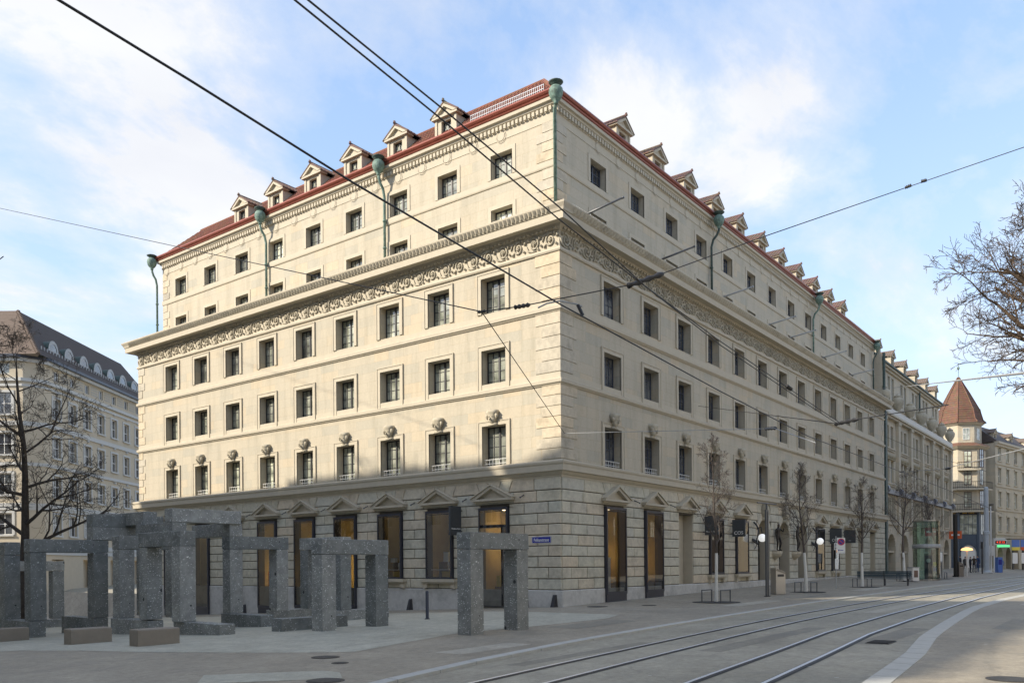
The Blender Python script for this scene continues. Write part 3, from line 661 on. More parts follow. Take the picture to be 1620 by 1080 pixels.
# rusticated blocks
stones = {'L': [], 'R': []}
for sd, S in SIDES.items():
    bays = S['bays']; pitch = abs(bays[1] - bays[0]); hw = SHW[sd] / 2 + .01; kinds = KIND[sd]
    order = sorted(range(len(bays)), key=lambda i: bays[i])
    edges = []
    for i in order:
        h2 = {'recess': .81, 'arch': .99}.get(kinds[i], hw); edges.append((bays[i] - h2, bays[i] + h2, kinds[i], bays[i]))
    for c in range(len(COURSES) - 1):
        za, zb = COURSES[c] + .016, COURSES[c + 1] - .016
        segs = []; cur = S['x0']
        if c < 8:
            for a, b, k, xc in edges:
                if k == 'arch' and za > 3.3:
                    r = .99 + .32; dz = max(0, za - 3.36); ww = sqrt(max(0, r * r - dz * dz)); a, b = xc - ww, xc + ww
                if k == 'box' and c == 0: a, b = xc - 1.05, xc - 1.05
                segs.append((cur, a)); cur = b
            segs.append((cur, S['x1']))
            for a, b in segs:
                L = b - a
                if L < .12: continue
                corner = (sd == 'L' and b > -.01) or (sd == 'R' and a < .01)
                if corner or L > 2.6:
                    n = max(1, round(L / 1.15)); odd = c % 2; far = a if sd == 'L' else b
                    cuts = [0] + [(.62 if odd else 1.15) + 1.22 * q for q in range(6)]; cuts = [q for q in cuts if q < L - .35] + [L]
                    if not corner: cuts = [0] + ([L / 2] if odd else [L * .27, L * .73]) + [L]
                    P = [((b - q) if sd == 'L' else (a + q)) for q in cuts]
                elif c % 2 == 0 or L < .8: P = [a, b]
                else: P = [a, a + L * .48, b]
                for p, q in zip(P, P[1:]):
                    p, q = min(p, q), max(p, q); g = .015
                    e0 = 0 if (sd == 'R' and abs(p) < .01) else g; e1 = 0 if (sd == 'L' and abs(q) < .01) else g
                    stones[sd].append([(p + e0, za), (q - e1, za), (q - e1, zb), (p + e0, zb)])
        else:           # fanned blocks over the openings
            lo, hi = (4.28, 4.75) if c == 8 else (4.75, 5.26); za, zb = lo + .016, hi - .016
            cuts = []
            for a, b, k, xc in edges:
                if k == 'arch':
                    cuts += [(xc - 1.0, xc - 1.12), (xc - .34, xc - .42), (xc + .34, xc + .42), (xc + 1.0, xc + 1.12)]
                elif c == 9: cuts += [(xc - .78, xc - .98), (xc - .25, xc - .34), (xc + .25, xc + .34), (xc + .78, xc + .98)]
                else: cuts += [(xc - 1.02, xc - 1.02), (xc + 1.02, xc + 1.02)]
            cuts = [(S['x0'], S['x0'])] + cuts + [(S['x1'], S['x1'])]; g = .012
            for (a, a2), (b, b2) in zip(cuts, cuts[1:]):
                if b - a > 2.2:
                    mid = (a + b) / 2; stones[sd].append([(a + g, za), (mid - g, za), (mid - g, zb), (a2 + g, zb)]); a = a2 = mid
                if b - a > .1: stones[sd].append([(a + g, za), (b - (0 if b == 0 else g), za), (b2 - (0 if b == 0 else g), zb), (a2 + (0 if a == 0 else g), zb)])
cnt = 0
allst = [('L', p) for p in sorted(stones['L'], key=lambda p: -p[0][0])] + [('R', p) for p in sorted(stones['R'], key=lambda p: p[0][0])]
allst.sort(key=lambda t: (abs(t[1][0][0]) * (1.0 if t[0] == 'L' else .62)))
rest = MB()
for sd, p in allst:
    m = MB(SIDES[sd]['F']); q = list(p)
    m.block(q, -.06, .01, .022)
    if cnt < 300: m.build('stone', 'ashlar_block', bank); cnt += 1
    else: rest.add(m.v, m.f)
rest.build('stone_courses', 'ashlar_block', bank, kind='stuff')
# arch rings and cartouches
for xc, k in zip(BR, KIND['R']):
    if k != 'arch': continue
    for i in range(9):
        a0, a1 = pi * i / 9 + .015, pi * (i + 1) / 9 - .015; r0, r1 = .985, 1.3
        m = MB(); m.block([(xc + r0 * cos(a0), 3.36 + r0 * sin(a0)), (xc + r1 * cos(a0), 3.36 + r1 * sin(a0)), (xc + r1 * cos(a1), 3.36 + r1 * sin(a1)), (xc + r0 * cos(a1), 3.36 + r0 * sin(a1))], -.055, .02, .02); m.build('arch_stone', 'ashlar_block', bank)
    m = MB(); n = 16
    prof = [(1, -.06), (.96, -.3), (.82, -.36), (.74, -.27), (.3, -.36), (.02, -.38)]
    m.add([(xc + .42 * r * cos(2 * pi * j / n), y, 4.92 + .5 * r * sin(2 * pi * j / n)) for r, y in prof for j in range(n)], [(i * n + j, i * n + (j + 1) % n, (i + 1) * n + (j + 1) % n, (i + 1) * n + j) for i in range(5) for j in range(n)])
    m.ext([(xc - .3, 4.35), (xc + .3, 4.35), (xc + .2, 4.55), (xc - .2, 4.55)], -.28, 0); m.build('cartouche', 'carved_stone', bank, smooth=False)
    for sx in (-1, 1): m = MB(); m.box(xc + sx * .965 - .015, xc + sx * .965 + .015, -.03, .74, -.5, 3.36); m.build('jamb', 'smooth_stone', bank)
    m = MB(); q_ = 14; m.add([(xc + .965 * cos(pi * i / q_), y, 3.36 + .965 * sin(pi * i / q_)) for y in (-.03, .76) for i in range(q_ + 1)], [(i, i + 1, i + q_ + 2, i + q_ + 1) for i in range(q_)]); m.build('arch_soffit', 'smooth_stone', bank)
    gt = MB(); z1 = 3.2
    for i in range(7): x = xc - .93 + i * .31; gt.box(x - .025, x + .025, .6, .66, .3, z1 if i not in (0, 6) else z1)
    for i in range(11): z = .35 + i * .285; gt.box(xc - .95, xc + .95, .605, .65, z - .02, z + .02)
    gt.box(xc - .97, xc + .97, .58, .68, z1, z1 + .12); gt.box(xc - .2, xc + .2, .57, .6, 1.5, 1.85); gt.build('lattice_door', 'black_steel', bank)
    bk = MB(); bk.quad((xc - 1, .75, -.5), (xc + 1, .75, -.5), (xc + 1, .75, z1), (xc - 1, .75, z1)); bk.build('door_glass', 'dark_glass', bank)
    bk = MB(); bk.quad((xc - 1, .79, z1), (xc + 1, .79, z1), (xc + 1, .79, 4.5), (xc - 1, .79, 4.5)); bk.build('tympanum', 'smooth_stone', bank)
# pediments
pm = MB(); hw = 1.12
pm.ext([(-hw + .12, 4.36), (hw - .12, 4.36), (hw - .06, 4.44), (-hw + .06, 4.44)], -.16, .02)
pm.box(-hw, hw, -.3, .02, 4.44, 4.53)
for s in (-1, 1): pm.ext([(s * hw, 4.532), (s * (hw - .3), 4.532), (0, 4.98 - .02), (0, 5.09)], -.3, .02); pm.ext([(s * (hw + .02), 4.535), (s * (hw + .02), 4.57), (0, 5.14), (0, 5.092)], -.36, .02)
pm.ext([(-hw + .3, 4.535), (hw - .3, 4.535), (0, 4.96)], -.1, .02)
PED = pm.mesh('pediment', 'smooth_stone')
sm_ = MB(); sm_.box(-1.02, 1.02, -.3, .02, .96, 1.1); sm_.box(-.98, .98, -.25, .02, .9, .96)
for s in (-1, 1): sm_.ext([(s * .7, .9), (s * .95, .9), (s * .95, .66), (s * .7, .72)], -.2, .02)
SILL = sm_.mesh('sill_console', 'smooth_stone')
brk = MB(); brk.tube([(0, 0, 4.62), (.02, -.28, 4.5)], [.03, .02], 5); brk.tube([(.02, -.28, 4.5), (.02, -.3, 4.47)], [.04, .04], 5); BRK = brk.mesh('wall_bracket', 'steel_post')
for sd, S in SIDES.items():
    for xc, k in zip(S['bays'], KIND[sd]):
        if k != 'arch': put('pediment', PED, bank, S['F'](xc, 0, 0), S['rz'])
        if k == 'box': put('sill', SILL, bank, S['F'](xc, 0, 0), S['rz'])
        if k not in ('arch',) and sd == 'L' or (sd == 'R' and xc < 10): put('wall_bracket', BRK, bank, S['F'](xc + abs(S['bays'][1] - S['bays'][0]) / 2, -.03, 0), S['rz'])
# shop windows
def shopfront(sd, i, z0, z1, back, lamp, door=False):
    S = SIDES[sd]; w = SHW[sd]; xc = S['bays'][i]; loc = S['F'](xc, 0, 0); pr = -.2; t = .065
    f = MB()
    f.box(-w / 2, -w / 2 + t, pr, .1, z0, z1); f.box(w / 2 - t, w / 2, pr, .1, z0, z1); f.box(-w / 2 + t, w / 2 - t, pr, .1, z1 - t * 1.6, z1); f.box(-w / 2 + t, w / 2 - t, pr, .1, z0, z0 + (t * 1.8 if not door else .03))
    f.box(-w / 2 + t, w / 2 - t, pr + .02, pr + .06, z1 - .18, z1 - .16)
    if door: f.box(-w / 2 + t, w / 2 - t, pr + .03, .08, 3.3, 3.42); f.box(w / 2 - .34, w / 2 - .26, pr + .03, .08, z0, 3.3)
    if z0 < .6 and not door: f.box(-w / 2, w / 2, pr + .03, .1, z0 - .9, z0)
    o = f.build('shop_window', 'bronze_frame', bank, loc=loc, rz=S['rz'])
    g = MB(); g.quad((-w / 2 + t, pr + .03, z0), (w / 2 - t, pr + .03, z0), (w / 2 - t, pr + .03, z1), (-w / 2 + t, pr + .03, z1)); g.build('pane', 'shop_glass', o)
    n = MB(); D = 1.7; a, b = -w / 2 - .25, w / 2 + .25
    n.quad((a, D, z0), (b, D, z0), (b, D, z1), (a, D, z1)); n.quad((a, .3, z0), (a, D, z0), (a, D, z1), (a, .3, z1)); n.quad((b, .3, z0), (b, D, z0), (b, D, z1), (b, .3, z1)); n.build('display_back', back, o)
    n = MB(); n.quad((a, pr + .1, z0 + .06), (b, pr + .1, z0 + .06), (b, D, z0 + .06), (a, D, z0 + .06)); n.build('display_floor', 'shop_floor', o)
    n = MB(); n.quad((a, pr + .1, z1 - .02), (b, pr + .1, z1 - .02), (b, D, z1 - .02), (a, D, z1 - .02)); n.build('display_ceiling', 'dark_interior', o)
    if lamp:
        lp = MB(); lp.box(-.35, .35, D - .28, D - .2, lamp, lamp + .05); lp.build('spot_lamp', 'warm_lamp', o)
        pn = MB(); pn.box(-.5, .1, D - .45, D - .4, z0 + .1, z0 + (1.5 if z0 < .6 else .2)); pn.build('display_panel', 'ochre_wall', o)
    rr = random.Random(i * 5 + (sd == 'R')); zf = z0 + .06
    for mt in ('bin_side', 'white_card', 'brown_panel', 'poster_yellow'):
        k = MB()
        for q in range(4):
            x, y = rr.uniform(-.55, .55), rr.uniform(.5, 1.4); a_, b_ = rr.uniform(.06, .16), rr.uniform(.1, .5)
            if mt == 'bin_side': k.box(x - .03, x + .03, y, y + .06, zf, z1 - .3)
            elif mt == 'brown_panel': k.box(x - .25, x + .25, y, y + .25, zf, zf + .75)
            else: k.box(x - a_, x + a_, y, y + .15, zf + (.75 if q % 2 else 0), zf + (.75 if q % 2 else 0) + b_)
        k.build('display_goods', mt, o)
    k = MB(); [k.box(x - .05, x + .05, y, y + .1, z1 - .06, z1 - .03) for x in (-.4, 0, .4) for y in (.4, 1.1)]; k.build('ceiling_spot', 'spot_glow', o)
    return o
gl = lambda v: ground(-.3, v)
shopfront('L', 0, -.06, 4.16, 'ochre_wall', 3.0, True)
for i in (1, 2): shopfront('L', i, 1.06, 4.16, 'ochre_wall', 1.35)
for i in range(3, 9): shopfront('L', i, .1 - .04 * (3 + 3.1 * i) * .8, 4.16, 'ochre_wall', 1.4 if i < 6 else 0)
for i in (0, 1): shopfront('R', i, .38, 4.2, 'ochre_wall', 1.5)
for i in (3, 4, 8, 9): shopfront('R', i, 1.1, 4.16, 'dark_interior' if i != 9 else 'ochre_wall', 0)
for i in (2, 10, 11, 12):
    m = MB(); xc = BR[i]; m.quad((xc - .8, .48, -.5), (xc + .8, .48, -.5), (xc + .8, .48, 4.2), (xc - .8, .48, 4.2)); m.build('recess_panel', 'smooth_stone', bank)
    for sx in (-1, 1): m = MB(); m.box(xc + sx * .8 - .015 - .015 * sx, xc + sx * .8 + .015 - .015 * sx, -.02, .47, -.5, 4.19); m.build('jamb', 'smooth_stone', bank)
    m = MB(); m.box(xc - .74, xc - .3, .38, .46, .4, 2.4 if i > 10 else 3.9); m.build('recess_door', 'maroon_door' if i > 10 else 'smooth_stone', bank)
# roof, tiles, dormers
rf = MB(); e = SET - .3; z0, z1, dz = 21.12, 23.05, 1.95; yl = LEN_L - 1.85 + .3; xr = LEN_R - .3
a = (e, e, z0); b = (e + dz, e + dz, z1); c = (e, yl, z0); d = (e + dz, yl - dz, z1); f = (xr, e, z0); g_ = (xr, e + dz, z1)
rf.quad(a, c, d, b); rf.quad(a, b, g_, f); rf.quad(b, d, (14, yl - dz, 23.3), (14, e + dz, 23.3)); rf.quad(b, (14, e + dz + .1, 23.2), (14, 14, 23.4), g_); rf.poly([c, d, (14, yl - dz, 23.1), (14, yl, 21.1)]); rf.quad((14, e + dz, 23.3), (14, 12, 23.3), (xr, 12, 23.3), g_)
rf.build('roof', 'tile_red', bank)
rt = MB(); n = int((yl - e) / .2)
for i in range(n):
    y = e + .2 * (i + .5); hh = min(1, (y - e) / dz, (yl - y) / dz)
    if hh > .05: rt.tube([(e, y, z0 + .02), (e + dz * hh, y, z0 + .02 + (z1 - z0) * hh)], .055, 5)
for j in range(7):
    q = j / 7; rt.tube([(e + dz * q - .01, e + dz * q, z0 + (z1 - z0) * q + .02), (e + dz * q - .01, yl - dz * q, z0 + (z1 - z0) * q + .02)], .03, 4)
rt.tube([(e + dz, e + dz, z1 + .03), (e + dz, yl - dz, z1 + .03)], .09, 6); rt.tube([(e, e, z0 + .05), (e + dz, e + dz, z1 + .03)], .1, 6); rt.build('roof_tiles', 'tile_red', bank, kind='stuff')
sg = MB()
for y0_, y1_ in ((1.2, 5.2),):
    for z in (.16, .34): sg.tube([(e + .35, y0_, z0 + .35 + z), (e + .35, y1_, z0 + .35 + z)], .016, 4)
    for i in range(40): y = y0_ + (y1_ - y0_) * i / 39; sg.tube([(e + .35, y, z0 + .38), (e + .35, y, z0 + .72)], .012, 4)
sg.build('snow_guard', 'zinc', bank)
def dormer_parts():
    d = MB(); w = .64; h = .98
    wall(d, -w, w, 0, h, 0, [(-.3, .3, .2, .86, .22)]); d.quad((-w, 0, 0), (-w, 0, h), (-w, 2.2, h), (-w, 2.2, 0)); d.quad((w, 0, 0), (w, 2.2, 0), (w, 2.2, h), (w, 0, h))
    for s in (-1, 1): d.box(s * w - .11 if s > 0 else s * w - .02, s * w + .02 if s > 0 else s * w + .11, -.05, .0, 0, h)
    p = MB(); p.box(-w - .14, w + .14, -.16, .3, h, h + .1); p.ext([(-w - .12, h + .1), (w + .12, h + .1), (0, h + .5)], -.04, .3)
    for s in (-1, 1): p.ext([(s * (w + .16), h + .1), (s * (w - .1), h + .1), (0, h + .46), (0, h + .58)], -.18, -.03)
    r = MB()
    for s in (-1, 1):
        r.ext([(s * (w + .2), h + .06), (s * (w + .2), h + .11), (0, h + .68), (0, h + .6)], -.2, 2.4)
        for i in range(12):
            y = -.12 + i * .21; r.tube([(s * (w + .2), y, h + .1), (0, y, h + .67)], .045, 5)
    r.tube([(0, -.22, h + .68), (0, 2.4, h + .68)], .06, 6); r.tube([(0, -.24, h + .66), (0, -.2, h + .78)], .06, 5)
    wn = MB(); wn.quad((-.3, .2, .2), (.3, .2, .2), (.3, .2, .86), (-.3, .2, .86)); wb = MB()
    for x in (-.28, 0, .28): wb.box(x - .02, x + .02, .15, .19, .2, .86)
    for z in (.22, .52, .84): wb.box(-.3, .3, .155, .185, z - .018, z + .018)
    return d.mesh('dormer', 'smooth_stone'), p.mesh('pediment', 'smooth_stone'), r.mesh('dormer_roof', 'tile_dormer'), wn.mesh('pane', 'window_glass'), wb.mesh('sash', 'black_steel')
DP = dormer_parts()
def dormer(F, rz, x, y, z, parent=bank, parts=DP):
    o = put('dormer', parts[0], parent, F(x, y, z), rz)
    for nm, m in zip(('dormer_pediment', 'dormer_roof', 'pane', 'sash'), parts[1:]): put(nm, m, o)
for k in range(6): dormer(FL, -pi / 2, -(6.75 + 3.14 * k), .8, 21.32)
for k in range(11): dormer(FR, 0, 6.95 + 3.58 * k, 1.0, 21.36)
# copper rain hoppers and downpipes
hp = MB(); hp.lathe([(.07, -.5), (.1, -.44), (.09, -.38), (.18, -.31), (.26, -.18), (.3, -.02), (.28, .12), (.2, .22), (.15, .25)], (0, 0, 0), 16); HOP = hp.mesh('rain_hopper', 'verdigris', True)
hr = MB(); hr.lathe([(.15, .245), (.17, .3), (.27, .36), (.31, .4), (.28, .42)], (0, 0, 0), 16); HRM = hr.mesh('hopper_rim', 'dark_copper', True)
def hopper(F, rz, x, out, z, corner=False, dark=False):
    o = put('rain_hopper', HOP, bank, F(x, SET - out, z), rz); put('hopper_rim', HRM, o)
    p = MB()
    if corner: p.tube([(0, 0, -.5), (0, 0, -4.9)], .075, 8); [p.lathe([(.1, 0), (.1, .1)], (0, 0, zz), 8) for zz in (-1.2, -2.6, -4.0)]
    else:
        w = out - .17; p.tube([(0, 0, -.45), (0, .02, -.6), (0, w * .3, -.82), (0, w * .75, -1.02), (0, w, -1.4), (0, w, -4.95)], .066, 8)
        [p.lathe([(.095, 0), (.095, .08)], (0, w, zz), 8) for zz in (-2.6, -3.9)]
    p.build('downpipe', 'dark_copper' if dark else 'verdigris', o, smooth=True)
for v in (10.5, 19.8): hopper(FL, -pi / 2, -v, .55, 20.95)
hopper(FL, -pi / 2, -31.0, .5, 20.95)
for u in (15.9, 33.6): hopper(FR, 0, u, .62, 20.75, dark=u < 20)
hopper(FR, 0, 50.1, .5, 20.75, dark=True)
o = put('rain_hopper', HOP, bank, (SET - .32, SET - .32, 21.02)); put('hopper_rim', HRM, o); p = MB(); p.tube([(.0, .0, -.42), (.2, .2, -.55), (.2, .2, -5.0)], .075, 8); p.build('downpipe', 'verdigris', o, smooth=True)
# flag poles, guard stones, sign plate
for k, u in enumerate((1.06, 7.6, 14.7, 21.4, 25.1, 31.7, 38.7)):
    m = MB(); m.tube([(0, .3, 15.9), (.05, -2.3, 16.25)], [.055, .04], 7); m.tube([(.05, -2.3, 16.25), (.051, -2.36, 16.26)], [.06, .05], 7); m.build('flag_pole', 'steel_post' if k < 2 else 'wire_grey', bank, loc=(u, 0, 0), smooth=True)
gs = MB(); gs.add([(-.2, 0, -.5), (.2, 0, -.5), (.14, -.35, -.5), (-.14, -.35, -.5), (-.1, 0, .5), (.1, 0, .5), (.05, -.1, .47), (-.05, -.1, .47)], [(0, 1, 5, 4), (0, 4, 7, 3), (1, 2, 6, 5), (2, 3, 7, 6), (4, 5, 6, 7)]); GS = gs.mesh('guard_stone', 'black_steel')
for v in (1.75, 8.4, 18.2, 21.2): put('guard_stone', GS, bank, FL(-v, -.06, ground(-.2, v) + .02), -pi / 2)
put('guard_stone', GS, bank, (-.06, .3, -.02), -pi / 2)
def text(s, mat, size, parent, loc, rot, name='lettering', align='CENTER', ext=.004, sx=1):
    c = bpy.data.curves.new(name, 'FONT'); c.body = s; c.size = size; c.extrude = ext; c.align_x = align; c.align_y = 'CENTER'; c.materials.append(MAT[mat])
    o0 = bpy.data.objects.new(name + '_source', c); COL.objects.link(o0); me = bpy.data.meshes.new_from_object(o0.evaluated_get(bpy.context.evaluated_depsgraph_get())); bpy.data.objects.remove(o0)
    o = bpy.data.objects.new(name, me); COL.objects.link(o); o.location = loc; o.rotation_euler = rot; o.parent = parent; o.scale = (sx, 1, 1); return o
st = thing('street_sign', 'blue enamel street name plate reading Pelikanstrasse on the rusticated corner', 'street sign', (-.062, .95, 2.72))
m = MB(); m.box(-.012, 0, -.48, .48, -.13, .13); m.build('plate', 'blue_enamel', st); m = MB()
for ya, yb, za, zb in ((-.47, .47, .115, .122), (-.47, .47, -.122, -.115), (-.47, -.462, -.115, .115), (.462, .47, -.115, .115)): m.box(-.015, -.012, ya, yb, za, zb)
m.build('border', 'white_paint', st); text('Pelikanstrasse', 'white_paint', .19, st, (-.0165, 0, -.01), (pi / 2, 0, -pi / 2), sx=.72)
def blade(name, label, F, rz, x, z0, z1, out, txt, tz, size=.16):
    t = thing(name, label, 'shop sign', F(x, -.06, 0), rz)
    m = MB(); m.box(-.05, .05, -out, -.1, z0, z1); m.build('panel', 'dark_sign', t); m = MB(); m.box(-.02, .02, -.1, .02, z1 - .2, z1 - .15); m.box(-.02, .02, -.1, .02, z0 + .15, z0 + .2); m.build('arm', 'black_steel', t)
    for s in (-1, 1): text(txt, 'white_paint', size, t, (s * .053, -(out + .1) / 2, tz), (pi / 2, 0, s * pi / 2))
blade('shop_sign', 'dark projecting sign with small white script above the left shop windows', FL, -pi / 2, -5.25, 3.02, 4.28, .82, 'Massimo Dutti', 3.3, .1)
blade('shop_sign', 'dark projecting sign at the fourth bay behind the first street tree', FR, 0, 13.35, 3.2, 4.2, .85, 'Massimo Dutti', 3.38, .1)
blade('shop_sign', 'dark projecting sign reading COS right of the first street tree', FR, 0, 17.0, 3.2, 4.15, .85, 'COS', 3.4, .27)
blade('shop_sign', 'dark projecting sign reading COS beyond the three arches', FR, 0, 35.0, 3.1, 4.2, .95, 'COS', 3.35, .27)
blade('shop_sign', 'farthest dark projecting sign with one small white mark behind the parking sign', FR, 0, 38.6, 3.2, 4.2, .95, '–', 3.4, .3)
# ------------------------------------------------------------------ bronze figures, globe lamps on the facade
STAT = person_mesh('statue_body', ['bronze'], 'contra', h=1.72)
for i, u in enumerate((23.9, 27.5)):
    cb = MB(); n = 14
    cb.add([(u + r * cos(pi * j / n), -r * sin(pi * j / n) * 1.05, z) for r, z in ((.5, 2.45), (.5, 2.3), (.42, 2.15), (.12, 1.9)) for j in range(n + 1)], [(k * (n + 1) + j, k * (n + 1) + j + 1, (k + 1) * (n + 1) + j + 1, (k + 1) * (n + 1) + j) for k in range(3) for j in range(n)] + [tuple(range(n + 1))])
    cb.build('corbel', 'smooth_stone', bank)
    s = put('statue', STAT, None, (u, -.3, 2.46), (-.35, .3)[i], label=('left bronze statue of a standing figure on a stone corbel between arched doors', 'right bronze statue on a corbel, behind the second street tree')[i], cat='statue', group='bronze statues between the arched doors')
for i, u in enumerate((20.3, 31.2)):
    t = thing('wall_lamp', ('white globe lamp on a coiled black bracket left of the arched doors', 'white globe lamp on a coiled black bracket right of the arched doors')[i], 'wall lamp', (u, 0, 0), group='globe lamps on the facade')
    m = MB(); pts = []; rad = []
    for k in range(22):
        q = k / 21; pts.append((.16 * sin(q * 9), -.12 - .3 * sin(q * pi) * (1 if q < .6 else .7), 4.15 - 1.6 * q)); rad.append(.05 * (1.1 - .7 * q))
    m.tube(pts, rad, 6); m.tube([(0, -.3, 3.75), (.0, -.55, 3.85), (0, -.62, 3.45)], .035, 6); m.tube([(-.05, 0, 3.2), (-.2, -.2, 3.0), (.1, -.3, 2.85), (.16, -.15, 3.05), (-.05, -.1, 3.15)], [.05, .06, .06, .05, .03], 6); m.build('bracket', 'black_steel', t, smooth=True)
    m = MB(); m.lathe([(.02, -.235)] + [(.24 * sin(pi * k / 10), -.24 * cos(pi * k / 10)) for k in range(1, 10)] + [(.02, .235)], (0, -.62, 3.2), 18); m.build('globe', 'globe_glass', t, smooth=True)
# display pieces behind the glass
def mannequin(u, label, skirt, top):
    t = thing('mannequin', label, 'mannequin', (u, .45, .47), .2)
    m = MB(); m.lathe([(.3, 0), (.27, .4), (.2, .8), (.15, .98), (.13, 1.02)], (0, 0, .06), 14); m.build('skirt', skirt, t, smooth=True)
    m = MB(); m.lathe([(.13, 0), (.16, .15), (.19, .32), (.2, .42), (.1, .52), (.06, .56)], (0, 0, 1.06), 12)
    for s in (-1, 1): m.tube([(s * .19, 0, 1.46), (s * .25, .02, 1.2), (s * .22, -.06, .95)], [.055, .05, .035], 7)
    m.build('top', top, t, smooth=True)
    m = MB(); m.lathe([(.045, 0), (.05, .08), (.08, .14), (.09, .22), (.07, .3), (.02, .33)], (0, -.01, 1.6), 12); m.build('head', 'mannequin_skin', t, smooth=True)
mannequin(3.62, 'mannequin in a tan outfit in the shop window nearest the corner', 'tan_cloth', 'tan_cloth')
mannequin(7.25, 'mannequin with a bright yellow skirt in the second shop window of the street front', 'yellow_cloth', 'tan_cloth')
def boxthing(name, label, cat, loc, size, mat, rz=0, group=None):
    t = thing(name, label, cat, loc, rz, group); m = MB(); a, b, c = size; m.box(-a / 2, a / 2, -b / 2, b / 2, 0, c * .8); m.build('base', mat, t); m = MB(); m.box(-a / 2 - .006, a / 2 + .006, -b / 2 - .006, b / 2 + .006, c * .8, c); m.build('lid', mat, t)
for i, (u, w) in enumerate(((3.75, 0), (4.35, 1), (7.3, 2), (8.25, 3))):
    boxthing('price_card', ('white card on the window floor at the tan mannequin', 'white card right of the tan mannequin', 'white card at the feet of the yellow skirt', 'white card in the right corner of the second shop window')[i], 'card', (u, .12, .46), (.26, .05, .2), 'white_card', .2)
boxthing('display_plinth', 'pale plinth standing behind glass in the window nearest the corner', 'plinth', (4.55, .6, .46), (.22, .22, 1.55), 'white_card')
for i, k in enumerate((1, 2)):
    boxthing('display_box', ('golden box in the large shop window beside the projecting sign', 'golden box in the shop window left of the projecting-sign window')[i], 'box', FL(BL[k] + .1, .32, 1.14), (.5, .2, .3), 'gold_box', -pi / 2)
    t = thing('shop_shelf', ('white shelf line crossing the window beside the projecting sign', 'white shelf line crossing the window one bay further left')[i], 'shelf', FL(BL[k], .25, 1.5), -pi / 2); m = MB(); m.box(-.75, .75, -.1, .12, 0, .03); m.build('shelf_board', 'white_card', t); m = MB(); m.lathe([(.05, .03), (.03, .12), (.06, .2), (.05, .34), (.02, .36)], (.25, 0, 0), 8); m.lathe([(.04, .03), (.05, .16), (.02, .2)], (.42, 0, 0), 8); m.build('ornament', 'white_card', t)
for i, (k, mt) in enumerate(((5, 'red_cloth'), (5, 'white_card'))):
    boxthing('display_box', ('red stack of goods low in a shop window behind the granite portals', 'white block beneath the red goods behind the granite portals')[i], 'box', FL(BL[k] - .1, .5, (.35, -.35)[i]), (.7, .4, (1.1, .7)[i]), mt, -pi / 2)

# ------------------------------------------------------------------ granite portals and seats
E1 = (RT * .643 + FW * .766); E2 = (RT * -.766 + FW * .643); RZ = atan2(E1.y, E1.x)
BW, BH = .47, .43
rg = random.Random(3)
def gblock(name, x0, x1, y0, y1, z0, z1, parent):
    m = MB(); c = .012
    j = lambda: rg.uniform(-.006, .006)
    vs = []
    for z, s in ((z0, 0), (z0 + c, 1), (z1 - c, 1), (z1, 0)):
        q = 0 if s else c
        vs += [(x0 + q + j(), y0 + q + j(), z), (x1 - q + j(), y0 + q + j(), z), (x1 - q + j(), y1 - q + j(), z), (x0 + q + j(), y1 - q + j(), z)]
    m.add(vs, [(3, 2, 1, 0), (12, 13, 14, 15)] + [(k * 4 + i, k * 4 + (i + 1) % 4, k * 4 + 4 + (i + 1) % 4, k * 4 + 4 + i) for k in range(3) for i in range(4)])
    return m.build(name, 'granite', parent)
def lying(label, cx_, d, z, along, L=2.4, drop=.3, name='granite_beam', h=BH, back=0, group='lying granite beams'):
    P = cam2(cx_, d, z); t = thing(name, label, 'granite beam', P, RZ, group)
    gblock('beam', *((-back, L - back, 0, BW) if along == 1 else (0, BW, -back, L - back)), -drop, h, t)
def portal(label, cx_, d, z, along, L=2.4, h=2.13, drop=.0, lh=BH):
    P = cam2(cx_, d, z); t = thing('granite_portal', label, 'granite portal', P, RZ, 'granite portals of the square')
    s = L - BW - .02
    if along == 1: gblock('post', .01, .01 + BW, .005, BW, -drop, h, t); gblock('post', s, s + BW, .005, BW, -drop, h, t); gblock('lintel', 0, L, 0, BW, h + .008, h + lh, t)
    else: gblock('post', .005, BW, .01, .01 + BW, -drop, h, t); gblock('post', .005, BW, s, s + BW, -drop, h, t); gblock('lintel', 0, BW, 0, L, h + .008, h + lh, t)
portal('free standing granite portal nearest the street, before the shop door', -1.04, 20.95, -.05, 1, 2.32, 2.14, .3)
portal('granite portal standing on the ground beside the long low beams, second from the street', -5.17, 22.75, -.13, 1, 2.4, 2.14, .3)
lying('lying granite beam reaching left from the second portal', -6.36, 23.05, -.13, 1, 2.3, h=.38)
lying('lying granite beam with shaded side behind the second portal', -6.1, 28.7, -.26, 1, 2.47)
lying('dark lying granite beam far behind between two portals', -8.9, 31.2, -.35, 1, 2.35)
portal('granite portal set crosswise behind the second portal', -5.94, 29.0, .17, 2, 2.35, 2.12)
lying('lying granite beam in front of the tree-side shop windows under a long portal', -7.97, 26.5, -.23, 2, 2.3, h=.39)
portal('granite portal carrying the end of the topmost beams', -9.35, 27.75, .16, 1, 2.3, 2.13)
lying('cross beam resting on the portal below the topmost right beam', -9.35, 27.75, .16 + 2.13 + BH, 2, 2.4, drop=0)
Z0 = -.25
lying('foremost lying granite beam with a bright end at the centre of the stack', -7.81, 22.3, Z0, 2, 2.42, h=.41)
portal('granite portal facing right on the foremost beam of the stack', -9.28, 23.4, Z0 + .41, 2, 2.42, 2.13)
lying('lying granite beam under the left post behind the brown seat', -10.75, 24.7, Z0 - .1, 2, 2.42, h=.48)
portal('granite portal rising at the left behind the seat block', -12.2, 26.0, Z0 + .38, 1, 2.4, 2.13)
